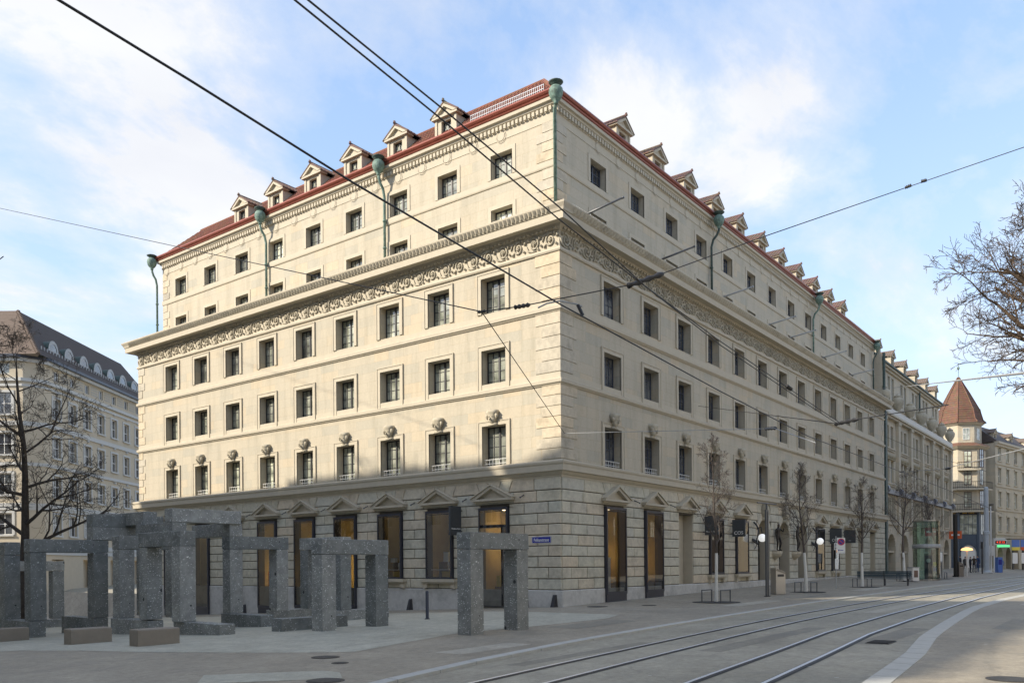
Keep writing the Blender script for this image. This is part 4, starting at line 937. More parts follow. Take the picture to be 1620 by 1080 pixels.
portal('dark granite portal hidden within the middle of the stack', -10.6, 26.15, Z0 + .38, 2, 2.4, 2.13)
lying('second tier beam lying across the hidden portal', -10.6, 26.15, Z0 + .38 + 2.13 + BH, 2, 2.4, drop=0)
ZT = Z0 + .38 + 2.13 + BH * 2
lying('topmost granite beam at the right of the stack, highest of all', -10.6, 26.15, ZT, 1, 2.42, drop=0)
lying('topmost granite beam left of the highest one', -12.1, 27.5, ZT, 2, 2.45, drop=0)
lying('lying granite beam beneath the right post of the wide left portal', -13.76, 27.5, -.38, 2, 2.5)
lying('lying granite beam beneath the left post of the wide left portal', -15.0, 26.0, -.38, 2, 2.5)
portal('wide granite portal at the left with the low far portal seen through it', -15.0, 26.05, .06, 1, 2.42, 2.13)
portal('granite portal at the left edge of the picture', -16.55, 27.3, .04, 2, 2.45, 2.1)
lying('second tier beam on the right end of the wide left portal', -13.76, 27.5, .06 + 2.13 + BH, 1, 2.42, drop=0)
lying('third tier beam at the left, above the wide left portal', -13.76, 27.5, .06 + 2.13 + BH * 2, 1, 2.42, drop=0)
portal('low far granite portal seen through the wide left portal', -21.45, 35.3, -.5, 1, 2.45, 2.1)
lying('lying granite beam in front of the low far portal', -20.3, 36.2, -.92, 1, 2.6, h=.4)
for lab, px, py, L in (('brown stone seat block nearest the picture centre', 218.6, 1022.4, 1.0), ('brown stone seat block left of the nearest one', 112.6, 1019.5, 1.0), ('brown stone seat block cut by the left picture edge', -14, 1016, 1.0)):
    P = onG(px, py); t = thing('stone_seat', lab, 'seat', P, RZ, 'brown stone seats'); m = MB()
    m.add([(0, 0, -.1), (L, 0, -.1), (L, .42, -.1), (0, .42, -.1), (0, 0, .36), (L, 0, .36), (L, .42, .36), (0, .42, .36), (.02, .02, .385), (L - .02, .02, .385), (L - .02, .4, .385), (.02, .4, .385)], [(0, 1, 5, 4), (1, 2, 6, 5), (2, 3, 7, 6), (3, 0, 4, 7), (4, 5, 9, 8), (5, 6, 10, 9), (6, 7, 11, 10), (7, 4, 8, 11), (8, 9, 10, 11)]); m.build('block', 'seat_stone', t)
for i, (px, py) in enumerate(((676, 979), (568, 966))):
    P = onG(px, py) if i == 0 else Vector((-1.2, 9.9, ground(-1.2, 9.9)))
    t = thing('bollard', ('slim dark bollard on the pavement before the sign window', 'slim dark bollard near the wall behind the second portal')[i], 'bollard', P, group='slim bollards'); m = MB(); m.lathe([(.055, 0), (.055, .9), (.04, .93)], (0, 0, 0), 12); m.build('post', 'navy_steel', t, smooth=False); m = MB(); m.lathe([(.09, 0), (.09, .02), (.06, .04)], (0, 0, 0), 12); m.build('foot', 'black_steel', t)

# ------------------------------------------------------------------ street furniture
def G(u, v): return Vector((u, v, ground(u, v)))
def lamp_column(label, P, h=4.2):
    t = thing('lamp_post', label, 'lamp post', P); m = MB()
    for dx in (-.1, .1): m.box(dx - .05, dx + .05, -.04, .04, 0, h)
    m.build('column', 'steel_post', t); m = MB(); m.box(-.16, .16, -.1, .1, 0, .03); m.build('foot_plate', 'black_steel', t)
    m = MB(); m.tube([(-1.2, 0, h + .28), (1.3, 0, h + .33)], .03, 6); m.tube([(0, 0, h - .1), (0, 0, h + .3)], .05, 6); m.build('cross_arm', 'steel_post', t)
lamp_column('twin-bar grey steel lamp post in front of the first arched door', onG(1214, 943), 4.15)
def bin_(label, P, rz):
    t = thing('litter_bin', label, 'litter bin', P, rz, 'stainless litter bins'); m = MB()
    m.ext([(-.3, .02), (.3, .02), (.3, 1.12), (-.3, 1.34)], -.2, .2); m.build('body', 'stainless', t); m = MB(); m.ext([(-.31, 1.2), (-.24, 1.3), (.31, 1.1), (.31, 1.02)], -.205, .205); m.build('hood', 'bin_side', t); m = MB(); m.box(-.2, .2, -.21, -.2, .9, 1.02); m.build('slot', 'black_steel', t)
bin_('stainless steel litter bin with slanted top beside the twin lamp post', onG(1231, 940), -.5)
bin_('stainless litter bin standing at the far dark post beyond the glass kiosk', onG(1518, 912), -.5)
P = onG(1323, 931); t = thing('parking_sign', 'no parking sign with a red ringed blue disc on a white board and grey pole', 'road sign', P, -1.12); m = MB(); m.tube([(0, 0, 0), (0, 0, 3.05)], .03, 8); m.build('pole', 'wire_grey', t)
m = MB(); m.box(.06, .5, -.03, -.01, 2.05, 2.95); m.build('board', 'white_paint', t); m = MB(); m.box(-.1, .05, -.05, -.03, 2.25, 2.65); m.build('arrow_plate', 'white_paint', t)
m = MB(); m.tube([(-.025, -.055, 2.33), (-.025, -.055, 2.57)], .012, 4); [m.tube([(-.025 + dx, -.055, z - dz), (-.025, -.055, z)], .012, 4) for dx in (-.04, .04) for z, dz in ((2.6, .07), (2.3, -.07))]; m.build('arrow', 'black_steel', t)
def disk(x, z, r0, r1, y, n=24):
    m = MB()
    if r0: m.add([(x + r * cos(2 * pi * i / n), y, z + r * sin(2 * pi * i / n)) for r in (r0, r1) for i in range(n)], [(i, (i + 1) % n, (i + 1) % n + n, i + n) for i in range(n)])
    else: m.add([(x + r1 * cos(2 * pi * i / n), y, z + r1 * sin(2 * pi * i / n)) for i in range(n)], [tuple(range(n))])
    return m
disk(.28, 2.71, 0, .165, -.034).build('blue_disc', 'blue_enamel', t); disk(.28, 2.71, .145, .2, -.037).build('red_ring', 'red_enamel', t)
m = MB(); m.add([(.28 + a, -.04, 2.71 + b) for a, b in ((-.12, .09), (-.09, .12), (.12, -.09), (.09, -.12))], [(0, 1, 2, 3)]); m.build('red_bar', 'red_enamel', t)
m = MB(); m.box(.12, .19, -.034, -.031, 2.2, 2.27); m.box(.22, .4, -.034, -.031, 2.215, 2.25); m.build('small_print', 'blue_enamel', t); m = MB(); m.box(-.07, .11, -.06, -.03, 1.15, 1.75); m.build('notice_plate', 'white_card', t)
def tree_guard(u, v, lab):
    t = thing('tree_guard', lab, 'tree guard', G(u, v), 0, 'steel hoops around the young trees')
    for q in (-.42, .42):
        m = MB(); m.tube([(-.5, q, 0), (-.5, q, .52), (.5, q, .52), (.5, q, 0)], .028, 6); m.build('hoop', 'steel_post', t)
    m = MB(); m.lathe([(1.0, .006), (1.0, .012), (.96, .014)], (0, 0, 0), 28); m.build('tree_grate', 'bitumen', t)
def bench(lab, P, rz, L=3.4):
    t = thing('park_bench', lab, 'bench', P, rz)
    for i in range(5): m = MB(); y = -.26 + i * .105; m.box(-L / 2, L / 2, y, y + .085, .42, .46); m.build('seat_slat', 'bench_wood', t)
    for i in range(4):
        m = MB(); z = .52 + i * .105; y = .3 + i * .035; m.add([(s * L / 2, y + dy + .02 * dz, z + dz * .09) for dz in (0, 1) for s, dy in ((-1, 0), (1, 0), (1, .035), (-1, .035))], [(0, 3, 2, 1), (4, 5, 6, 7), (0, 1, 5, 4), (1, 2, 6, 5), (2, 3, 7, 6), (3, 0, 4, 7)]); m.build('back_slat', 'bench_wood', t)
    for x in (-L / 2 + .25, 0, L / 2 - .25):
        m = MB(); m.box(x - .03, x + .03, -.26, -.2, 0, .42); m.box(x - .03, x + .03, .24, .3, 0, .42); m.box(x - .03, x + .03, -.26, .3, .38, .42); m.tube([(x, .3, .42), (x, .46, .95)], .03, 5); m.build('frame', 'black_steel', t)
    for x in (-L / 2 + .05, L / 2 - .05): m = MB(); m.tube([(x, -.25, .42), (x, -.27, .64), (x, .3, .66)], .025, 6); m.build('armrest', 'stainless', t)
bench('long dark blue slatted bench on the pavement between the third and fourth street trees', G(29.2, -5.3), pi / 2 + .12, 3.2)
# glass kiosk
P = onG(1466, 917); t = thing('glass_kiosk', 'tall round green glass kiosk on the pavement before the arcade building', 'kiosk', P)
m = MB(); n = 20; R = .95
for z0, z1 in ((.08, 2.45), (2.75, 4.5)):
    k = MB(); k.add([(R * cos(2 * pi * i / n), R * sin(2 * pi * i / n), z) for z in (z0, z1) for i in range(n)], [(i, (i + 1) % n, (i + 1) % n + n, i + n) for i in range(n)]); k.build('glass_wall', 'kiosk_glass', t)
m.lathe([(R + .02, 2.45), (R + .06, 2.5), (R + .06, 2.62), (R + .02, 2.75), (R - .1, 2.75)], (0, 0, 0), n); m.build('roof_ring', 'wire_grey', t); m = MB(); m.lathe([(R + .03, 0), (R + .03, .08)], (0, 0, 0), n); m.lathe([(R + .03, 4.5), (R + .03, 4.56)], (0, 0, 0), n); m.build('base_ring', 'stainless', t)
m = MB(); m.box(-.75, -.45, -.55, .0, .05, 1.9); m.build('telephone', 'navy_steel', t); m = MB(); m.lathe([(.02, 0), (.16, .01), (.16, .03)], (0, 0, 0), 14); m.build('round_sign', 'white_card', t, loc=(-.77, -.3, 1.5)).rotation_euler = (0, -pi / 2, 0)
def board(lab, P, rz, w, h, z0, bands, name='advert_board', cat='advert board', frame='wire_grey'):
    t = thing(name, lab, cat, P, rz); m = MB(); m.box(-w / 2, w / 2, -.05, .05, z0, z0 + h); m.build('case', frame, t)
    for i, (a, b, mt) in enumerate(bands): m = MB(); m.box(-w / 2 + .05, w / 2 - .05, -.058, -.05, z0 + h * a, z0 + h * b); m.build('poster', mt, t)
    m = MB(); m.box(-w / 2 + .05, -w / 2 + .12, -.04, .04, 0, z0); m.box(w / 2 - .12, w / 2 - .05, -.04, .04, 0, z0); m.build('leg', 'steel_post', t)
board('upright lit poster board with brown picture and yellow band right of the glass kiosk', onG(1480, 913), -1.05, .85, 1.95, .45, ((.45, .97, 'brown_panel'), (.28, .44, 'poster_yellow'), (.2, .27, 'dark_glass'), (.04, .19, 'poster_blue')))
board('white notice panel on a post behind the fifth street tree', onG(1486.5, 914), -1.05, .5, .9, 1.3, ((.1, .9, 'white_card'),))
t = thing('letter_box', 'small pale street cabinet in front of the glass kiosk', 'street cabinet', onG(1445, 919), -.6); m = MB(); m.box(-.3, .3, -.25, .25, 0, 1.0); m.build('cabinet', 'off_white_wall', t); m = MB(); m.box(-.33, .33, -.28, .28, 1.0, 1.05); m.build('cap', 'wire_grey', t); m = MB(); m.box(-.18, .18, -.26, -.25, .3, .8); m.build('label_panel', 'brown_panel', t)
t = thing('dark_post', 'dark square post at the kerb corner beside the far litter bin', 'post', onG(1512, 912), -.5); m = MB(); m.box(-.15, .15, -.1, .1, 0, 5.4); m.build('shaft', 'rail_dark', t); m = MB(); m.box(-.2, .2, -.15, .15, 0, .1); m.build('foot', 'black_steel', t)
# far tram stop
P = onG(1561, 906); t = thing('mast', 'thick pale grey tramway mast far down the street', 'mast', P); m = MB(); m.lathe([(.42, 0), (.42, .15), (.3, .3), (.28, 4.2), (.33, 4.22), (.33, 4.5), (.25, 4.55), (.22, 9.2), (.1, 9.3)], (0, 0, 0), 14); m.build('shaft', 'pole_paint', t, smooth=False); m = MB(); m.box(-.6, .6, -.6, .6, 0, .08); m.build('foot', 'off_white_wall', t)
P = onG(1568, 906); t = thing('slim_mast', 'slim white pole with a grey switch box next to the thick mast', 'mast', P); m = MB(); m.tube([(0, 0, 0), (0, 0, 7.3)], .07, 8); m.build('shaft', 'white_paint', t); m = MB(); m.box(-.2, .2, -.2, .2, 1.9, 3.0); m.build('switch_box', 'off_white_wall', t)
P = onG(1573, 905); t = thing('departure_display', 'tram stop display with red numerals on white posts', 'display', P, -.75); m = MB(); m.tube([(0, 0, 0), (0, 0, 3.7)], .07, 6); m.build('post', 'white_paint', t); m = MB(); m.box(-.1, 1.5, -.15, .15, 3.15, 3.75); m.box(0, 1.3, -.2, .2, 3.76, 3.9); m.build('housing', 'white_paint', t); m = MB(); m.box(.02, 1.42, -.17, -.15, 3.25, 3.6); m.build('screen', 'dark_glass', t)
text('4 11 13', 'led_red', .34, t, (.7, -.18, 3.42), (pi / 2, 0, 0), 'numerals')
t = thing('ticket_machine', 'blue ticket machine under the departure display', 'ticket machine', onG(1580, 905), -.75); m = MB(); m.box(-.3, .3, -.25, .25, 0, 1.75); m.build('cabinet', 'poster_blue', t); m = MB(); m.box(-.22, .22, -.26, -.25, .9, 1.5); m.build('panel', 'blue_enamel', t)
t = thing('tram_shelter', 'tram shelter hung with rainbow coloured panels at the right picture edge', 'tram shelter', onG(1611, 901), -.75)
for x in (-.8, .8, 2.4):
    m = MB(); m.box(x - .12, x + .12, -.1, .1, 0, 3.8); m.build('post', 'steel_post', t)
for i, x in enumerate((-1.2, .2, 1.6, 3.0)):
    m = MB(); m.box(x, x + 1.2, -.3, -.2, 3.2, 4.2); m.build('panel', ('poster_blue', 'poster_blue', 'red_enamel', 'poster_blue')[i], t); m = MB(); m.box(x, x + 1.2, -.3, -.2, 2.75, 3.19); m.build('panel', ('poster_yellow', 'orange_sign', 'poster_blue', 'poster_yellow')[i], t); m = MB(); m.box(x + .1, x + .9, -.25, -.2, .9, 2.4); m.build('timetable', 'white_card', t)
m = MB(); m.box(-1.4, 4.2, -.2, 1.4, 4.25, 4.4); m.build('roof', 'bin_side', t); m = MB(); m.box(-3.3, -1.4, -.1, .05, 3.2, 3.5); m.build('green_strip', 'led_green', t)
t = thing('table_lamp_stand', 'cafe heater stand with a glowing orange top before the dark blue shop', 'heater', onG(1530, 911), 0); m = MB(); m.tube([(0, 0, 0), (0, 0, 2.3)], .06, 8); m.build('stand', 'off_white_wall', t); m = MB(); m.lathe([(.1, 2.3), (.5, 2.35), (.42, 2.5), (.1, 2.6)], (0, 0, 0), 12); m.build('hood', 'orange_glow', t)
t = thing('traffic_post', 'thin dark signal post beside the people', 'post', onG(1554, 907)); m = MB(); m.tube([(0, 0, 0), (0, 0, 3.3)], .07, 8); m.build('shaft', 'black_steel', t); m = MB(); m.box(-.12, .12, -.12, .12, 2.6, 3.3); m.build('signal_head', 'black_steel', t)
# people
BAND = [(.06, 4), (.93, 0), (1.5, 1), (1.9, 2)]
PM = {}
def person(label, px, py, pose, trouser, coat, rz, h=1.74, D=None):
    me = person_mesh('person_body', [trouser, coat, 'skin', 'hair', 'black_steel'], pose, BAND, h, seed=int(px)); P = onG(px, py)
    put('person', me, None, P, rz, label=label, cat='person', group='people far down the street')
person('person in a dark coat standing in the group before the arched shop, left one', 1535, 905.5, 'stand', 'dark_cloth', 'dark_cloth', .4, 1.7)
person('person in dark clothes in the middle of the group before the arched shop', 1541, 905, 'phone', 'dark_cloth', 'hair', -1.0, 1.8)
person('person in a navy jacket standing at the right of the group before the arched shop', 1547, 904.5, 'stand', 'blue_cloth', 'blue_cloth', -2.2, 1.82)
person('person with a light bag among the group, in a grey coat', 1527, 905.5, 'walk', 'dark_cloth', 'steel_post', 1.2, 1.7)
person('person in a red jacket walking far along the facade', 1598, 897.5, 'walk', 'dark_cloth', 'red_cloth', 2.5, 1.7)
person('person in blue by the ticket machine under the tram display', 1584, 905, 'stand', 'blue_cloth', 'poster_blue', 2.0, 1.72)
person('person in dark clothing sitting area left, near the litter bin', 1519.5, 903, 'stand', 'dark_cloth', 'dark_cloth', 3.0, 1.7)
# ------------------------------------------------------------------ arcade building next door
arc = thing('arcade_building', 'cream stone arcade building with round arches, parapet urns and brown dormers', 'building', (52.6, 0, 0))
NB, BP = 6, 5.28; AX = [2.9 + BP * i for i in range(NB)]; AL = BP * NB + .5
a0 = MB(); wall(a0, 0, AL, -1, 5.2, .35, [], .9, [(x, 1.62, -.8, 2.75, 1.3) for x in AX]); a0.build('arcade_wall', 'grey_stone', arc)
H1 = [(x - 1.75, x + 1.75, 5.75, 7.75, .35) for x in AX]; H2 = [(x + s * .82 - .55, x + s * .82 + .55, 9.1, 11.2, .3) for x in AX for s in (-1, 1)]; H3 = [(x + s * .82 - .55, x + s * .82 + .55, 12.35, 14.45, .3) for x in AX for s in (-1, 1)]
a0 = MB(); wall(a0, 0, AL, 5.2, 8.2, .35, H1, .35); wall(a0, 0, AL, 8.2, 15.2, .4, H2 + H3, .3); a0.quad((0, .35, -1), (0, 14, -1), (0, 14, 20.6), (0, .35, 20.6)); a0.quad((AL, .35, -1), (AL, 14, -1), (AL, 14, 15.8), (AL, .35, 15.8)); a0.quad((0, 1.7, -1), (AL, 1.7, -1), (AL, 1.7, 5.2), (0, 1.7, 5.2)); a0.quad((0, .35, 15.9), (AL, .35, 15.9), (AL, 3, 15.9), (0, 3, 15.9)); a0.quad((0, 14, -1), (AL, 14, -1), (AL, 14, 20.6), (0, 14, 20.6)); a0.build('wall', 'grey_stone', arc)
HT = [(x + s * .8 - .5, x + s * .8 + .5, 17.6, 20.0, .25) for x in AX for s in (-1, 1)]
a0 = MB(); wall(a0, 0, AL - .4, 15.8, 20.7, 1.5, HT, .25); a0.quad((AL - .4, 1.5, 15.8), (AL - .4, 14, 15.8), (AL - .4, 14, 20.7), (AL - .4, 1.5, 20.7)); a0.build('attic_wall', 'grey_stone', arc)
def sash(w, h, nx, nz, bar='window_white', gl='window_glass', t=.06):
    m = MB()
    for i in range(nx + 1): x = -w / 2 + (w - t) * i / nx; m.box(x, x + t, -.04, .02, 0, h)
    for j in range(nz + 1): z = (h - t) * j / nz; m.box(-w / 2, w / 2, -.035, .015, z, z + t)
    p = MB(); rr = random.Random(int(w * 100))
    for i in range(nx):
        tx = rr.uniform(-.02, .02); xa, xb = -w / 2 + w * i / nx, -w / 2 + w * (i + 1) / nx
        p.quad((xa, 0 - tx * .5, 0), (xb, tx * .5, 0), (xb, tx * .5, h), (xa, -tx * .5, h))
    return m.mesh('window_frame', bar), p.mesh('pane', gl)
def setwin(parent, ms, F, rz, x, y, z, name='window'):
    o = put(name, ms[0], parent, F(x, y, z), rz); put('pane', ms[1], o); return o
w1 = sash(3.5, 2.0, 4, 2, 'weathered_stone'); w2 = sash(1.1, 2.1, 2, 3, 'wire_grey')
wt = sash(1.0, 2.4, 2, 3, 'wire_grey')
orn = MB(); orn.box(-.7, .7, -.14, .02, .1, .2)
for s in (-.45, 0, .45): orn.lathe([(.05, .05), (.16, .16), (.18, .3), (.08, .42), (.02, .46)], (s, -.06, .1), 7)
ORN = orn.mesh('window_crest', 'weathered_stone')
sill2 = MB(); sill2.box(-1.65, 1.65, -.16, .03, -.14, 0); sill2.box(-1.5, 1.5, -.08, .03, -.3, -.14); SILL2 = sill2.mesh('sill', 'grey_stone')
urn = MB(); urn.lathe([(.2, 0), (.32, .05), (.2, .22), (.3, .35), (.62, .8), (.72, 1.15), (.66, 1.4), (.45, 1.55), (.4, 1.62), (.5, 1.7), (.42, 1.78), (.15, 1.9), (.08, 2.02)], (0, 0, 0), 14); URN = urn.mesh('parapet_urn', 'carved_stone', True)
bas = MB(); bas.lathe([(.3, 0), (.42, .3), (.6, .55), (.68, .85), (.4, .9), (.1, .95)], (0, 0, 0), 10); BAS = bas.mesh('parapet_basket', 'carved_stone')
barrel = MB(); barrel.add([(x, .05 - .34 * sin(pi * i / 8), .34 * -cos(pi * i / 8) + .3) for x in (-.33, .33) for i in range(9)], [(i, i + 1, i + 10, i + 9) for i in range(8)] + [tuple(range(9)), tuple(range(17, 8, -1))]); BAR = barrel.mesh('lead_scroll', 'zinc')
for i, x in enumerate(AX):
    setwin(arc, w1, FR, 0, x, .62, 5.75)
    for s in (-1, 1):
        setwin(arc, w2, FR, 0, x + s * .82, .64, 9.1); setwin(arc, w2, FR, 0, x + s * .82, .64, 12.35); setwin(arc, wt, FR, 0, x + s * .8, 1.7, 17.6)
        put('window_crest', ORN, arc, (x + s * .82, .36, 11.15))
    for z in (5.75, 9.1, 12.35): put('sill', SILL2, arc, (x, .38, z))
    m = MB(); m.box(x - .06, x + .06, .3, .62, 5.75, 7.75); m.box(x - .95, x - .83, .3, .62, 5.75, 7.75); m.box(x + .83, x + .95, .3, .62, 5.75, 7.75); m.build('mullion', 'grey_stone', arc)
    m = MB(); m.quad((x - 1.6, 1.6, -.5), (x + 1.6, 1.6, -.5), (x + 1.6, 1.6, 2.2), (x - 1.6, 1.6, 2.2)); m.build('arcade_panel', 'dark_glass' if i in (5,) else 'grey_stone', arc)
    m = MB(); m.box(x - 1.62, x + 1.62, .5, 1.6, 2.62, 2.8); m.build('impost', 'grey_stone', arc)
    put('parapet_urn', URN, arc, (x - BP / 2 + .35, .35, 16.0), scale=(.78, .78, .95)); put('parapet_basket', BAS, arc, (x - BP / 2 + 2.3, 1.0, 16.0), scale=(.7, .7, .9))
    for j in range(9):
        a_, b_ = pi * j / 9 + .02, pi * (j + 1) / 9 - .02; m = MB(); m.block([(x + 1.63 * cos(a_), 2.75 + 1.63 * sin(a_)), (x + 2.1 * cos(a_), 2.75 + 2.1 * sin(a_)), (x + 2.1 * cos(b_), 2.75 + 2.1 * sin(b_)), (x + 1.63 * cos(b_), 2.75 + 1.63 * sin(b_))], .31, .4, .02); m.build('arch_stone', 'grey_stone', arc)
put('parapet_urn', URN, arc, (AX[-1] + BP / 2 + .1, .35, 16.0), scale=(.78, .78, .95)); put('parapet_urn', URN, arc, (AX[-1] + BP / 2 + .1, 2.6, 16.0), scale=(.78, .78, .95))
for i in range(NB + 1):
    x = AX[0] - BP / 2 + BP * i; m = MB(); m.box(x - .42, x + .42, .12, .42, 8.6, 14.75); m.box(x - .5, x + .5, .05, .42, 14.75, 15.0); m.box(x - .36, x + .36, .16, .4, 5.2, 8.0); m.ext([(x - .3, 4.5), (x + .3, 4.5), (x + .42, 5.2), (x - .42, 5.2)], .05, .4); m.build('pilaster', 'grey_stone', arc); put('lead_scroll', BAR, arc, (x, .1, 8.1))
def bands(parent, L, y, rows, mat, x0=0):
    for z0, z1, d, nm in rows: m = MB(); m.box(x0, L, y - d, y + .05, z0, z1); m.build(nm, mat if isinstance(mat, str) else mat[nm], parent)
bands(arc, AL, .35, [(5.2, 5.42, .16, 'band'), (8.02, 8.4, .3, 'lead_strip')], {'band': 'grey_stone', 'lead_strip': 'zinc'})
bands(arc, AL + .2, .4, [(15.0, 15.18, .35, 'cornice'), (15.18, 15.36, .5, 'cornice'), (15.36, 15.98, .28, 'parapet')], {'cornice': 'grey_stone', 'parapet': 'pale_stone'}, -.1)
bands(arc, AL - .3, 1.5, [(17.2, 17.42, .1, 'band'), (20.3, 20.5, .2, 'band'), (20.7, 20.86, .55, 'gutter'), (20.5, 20.7, .4, 'band')], {'band': 'grey_stone', 'gutter': 'dark_copper'})
m = MB(); m.quad((-.2, 1.0, 20.85), (AL - .2, 1.0, 20.85), (AL - .2, 3.2, 22.8), (-.2, 3.2, 22.8)); m.quad((-.2, 3.2, 22.8), (AL - .2, 3.2, 22.8), (AL - .2, 14, 23.4), (-.2, 14, 23.4)); m.poly([(AL - .2, 1, 20.85), (AL - .2, 14, 20.7), (AL - .2, 14, 23.4), (AL - .2, 3.2, 22.8)]); m.build('roof', 'roof_dark', arc)
def dparts2():
    a_, b_, c_, d_, e_ = dormer_parts(); r = c_.copy(); r.materials[0] = MAT['roof_brown']; q = a_.copy(); q.materials[0] = MAT['grey_stone']; return q, b_, r, d_, e_
DP2 = dparts2()
for i in range(NB): 
    d_ = dormer(lambda x, y, z: (x, y, z), 0, AX[i] + .6, 1.5, 21.1, arc, DP2)
for x, z0 in ((.25, .7), (20.2, 15.9)): m = MB(); m.tube([(x, .25 if x < 1 else 1.3, z0), (x, .25 if x < 1 else 1.3, 20.7)], .13 if x < 1 else .1, 8); m.build('downpipe', 'dark_copper', arc)
m = MB(); m.box(-.75, -.15, -.1, .6, .7, 15.3); m.build('dark_shaft', 'dark_copper', arc)
m = MB(); m.box(AX[0] - .9, AX[0] + .9, .9, 1.0, 1.0, 3.2); m.build('poster_frame', 'wire_grey', arc); m = MB(); m.box(AX[0] - .75, AX[0] + .75, .88, .9, 1.15, 3.05); m.build('poster', 'white_card', arc); m = MB(); m.box(AX[0] - .3, AX[0] + .35, .86, .88, 1.9, 2.5); m.build('poster_emblem', 'poster_yellow', arc)
for i, (x, c_) in enumerate(((AX[3] - 2.6, 'red_enamel'), (AX[5] + .6, 'orange_sign'))):
    t = thing('shop_sign', ('small dark red projecting sign above the glass kiosk', 'orange projecting sign at the last arch of the arcade building')[i], 'shop sign', (52.6 + x, .3, 4.9)); m = MB(); m.box(-.06, .06, -1.5, -.15, -.45, .45); m.build('panel', c_, t); m = MB(); m.tube([(0, -.2, .3), (0, .02, .3)], .03, 6); m.build('arm', 'black_steel', t)
    m = MB(); m.box(-.07, .07, -1.3, -.4, -.1, .1); m.build('stripe', 'white_card', t)

# ------------------------------------------------------------------ corner tower house and the row behind it
TX = cam2(62.6, 117, 1.0); ang = radians(-16)
tow = thing('tower_house', 'corner house with a tall brown tiled tower roof, balconies and dark blue iron shop front', 'building', TX, ang)
tow.scale = (.77, .77, .94)
R8 = 4.3
def octa(r, z, ph=pi / 8): return [(r * cos(2 * pi * i / 8 + ph), r * sin(2 * pi * i / 8 + ph), z) for i in range(8)]
def octwall(name, mat, r0, r1, z0, z1, parent=tow, cap=True):
    m = MB(); m.add(octa(r0, z0) + octa(r1, z1), [(i, (i + 1) % 8, (i + 1) % 8 + 8, i + 8) for i in range(8)] + ([tuple(range(8, 16))] if cap else [])); return m.build(name, mat, parent)
octwall('shop_front', 'blue_iron', R8, R8, -2, 8.0); octwall('tower_wall', 'sandstone', R8 - .1, R8 - .1, 8.0, 17.4); octwall('attic_wall', 'sandstone', R8 - .7, R8 - .7, 17.4, 20.9)
octwall('cornice', 'smooth_stone', R8 + .1, R8 + .75, 17.1, 17.5); octwall('cornice_roof', 'tile_brown', R8 + .75, R8 - .6, 17.5, 18.1); octwall('eaves', 'smooth_stone', R8 - .5, R8 - .1, 20.7, 21.0)
m = MB(); rings = [(4.35, 21.0), (3.85, 21.45), (3.5, 22.5), (3.35, 23.1), (3.25, 23.15), (1.7, 25.7), (.12, 28.1)]
m.add([p for r, z in rings for p in octa(r, z)], [(k * 8 + i, k * 8 + (i + 1) % 8, k * 8 + 8 + (i + 1) % 8, k * 8 + 8 + i) for k in range(len(rings) - 1) for i in range(8)]); 
m.build('tower_roof', 'tile_brown', tow)
m = MB()
for i in range(8):
    m.tube([octa(r + .02, z + .04)[i] for r, z in rings], .1, 5)
rr_ = random.Random(4)
for j in range(18):
    z = 21.3 + j * .34; r = next(r0 + (r1 - r0) * (z - z0) / (z1 - z0) for (r0, z0), (r1, z1) in zip(rings, rings[1:]) if z0 <= z <= z1); P_ = octa(r + .03, z); m.tube(P_ + [P_[0]], .035, 4)
m.build('roof_tiles', 'tile_brown', tow, kind='stuff')
m = MB(); m.lathe([(.1, 27.9), (.14, 28.0), (.05, 28.2), (.05, 29.2), (.22, 29.45), (.22, 29.6), (.04, 29.8), (.02, 30.3)], (0, 0, 0), 10); m.build('finial', 'verdigris', tow)
def oct_face(i): # midpoint angle of face i
    a_ = 2 * pi * (i + .5) / 8 + pi / 8; return a_
tw = sash(1.25, 2.3, 2, 3, 'maroon_door', 'window_glass'); tws = sash(1.1, 1.7, 2, 2, 'window_white', 'window_glass'); tdr = sash(1.5, 2.7, 2, 3, 'maroon_door', 'window_glass_blue'); big = sash(2.9, 2.9, 4, 2, 'blue_iron', 'window_glass')
ap = (R8 - .1) * cos(pi / 8)
for i in range(2, 8):
    a_ = oct_face(i); dx, dy = cos(a_), sin(a_); rz = a_ + pi / 2
    for z, ms, rr in ((8.6, tdr if i % 2 == 1 else tw, ap), (11.9, tw, ap), (14.5, tdr if i % 2 == 1 else tw, ap), (18.5, tws, ap - .55)): 
        o = put('window', ms[0], tow, ((rr + .03) * dx, (rr + .03) * dy, z), rz); put('pane', ms[1], o)
    rr = R8 * cos(pi / 8) + .04
    o = put('shop_window', big[0], tow, (rr * dx, rr * dy, 4.7), rz); put('pane', big[1], o)
for i in range(8): 
    m = MB(); p = octa(R8 + .1, 0)[i]; m.box(p[0] - .22, p[0] + .22, p[1] - .22, p[1] + .22, -2, 8); m.build('iron_pillar', 'blue_iron', tow)
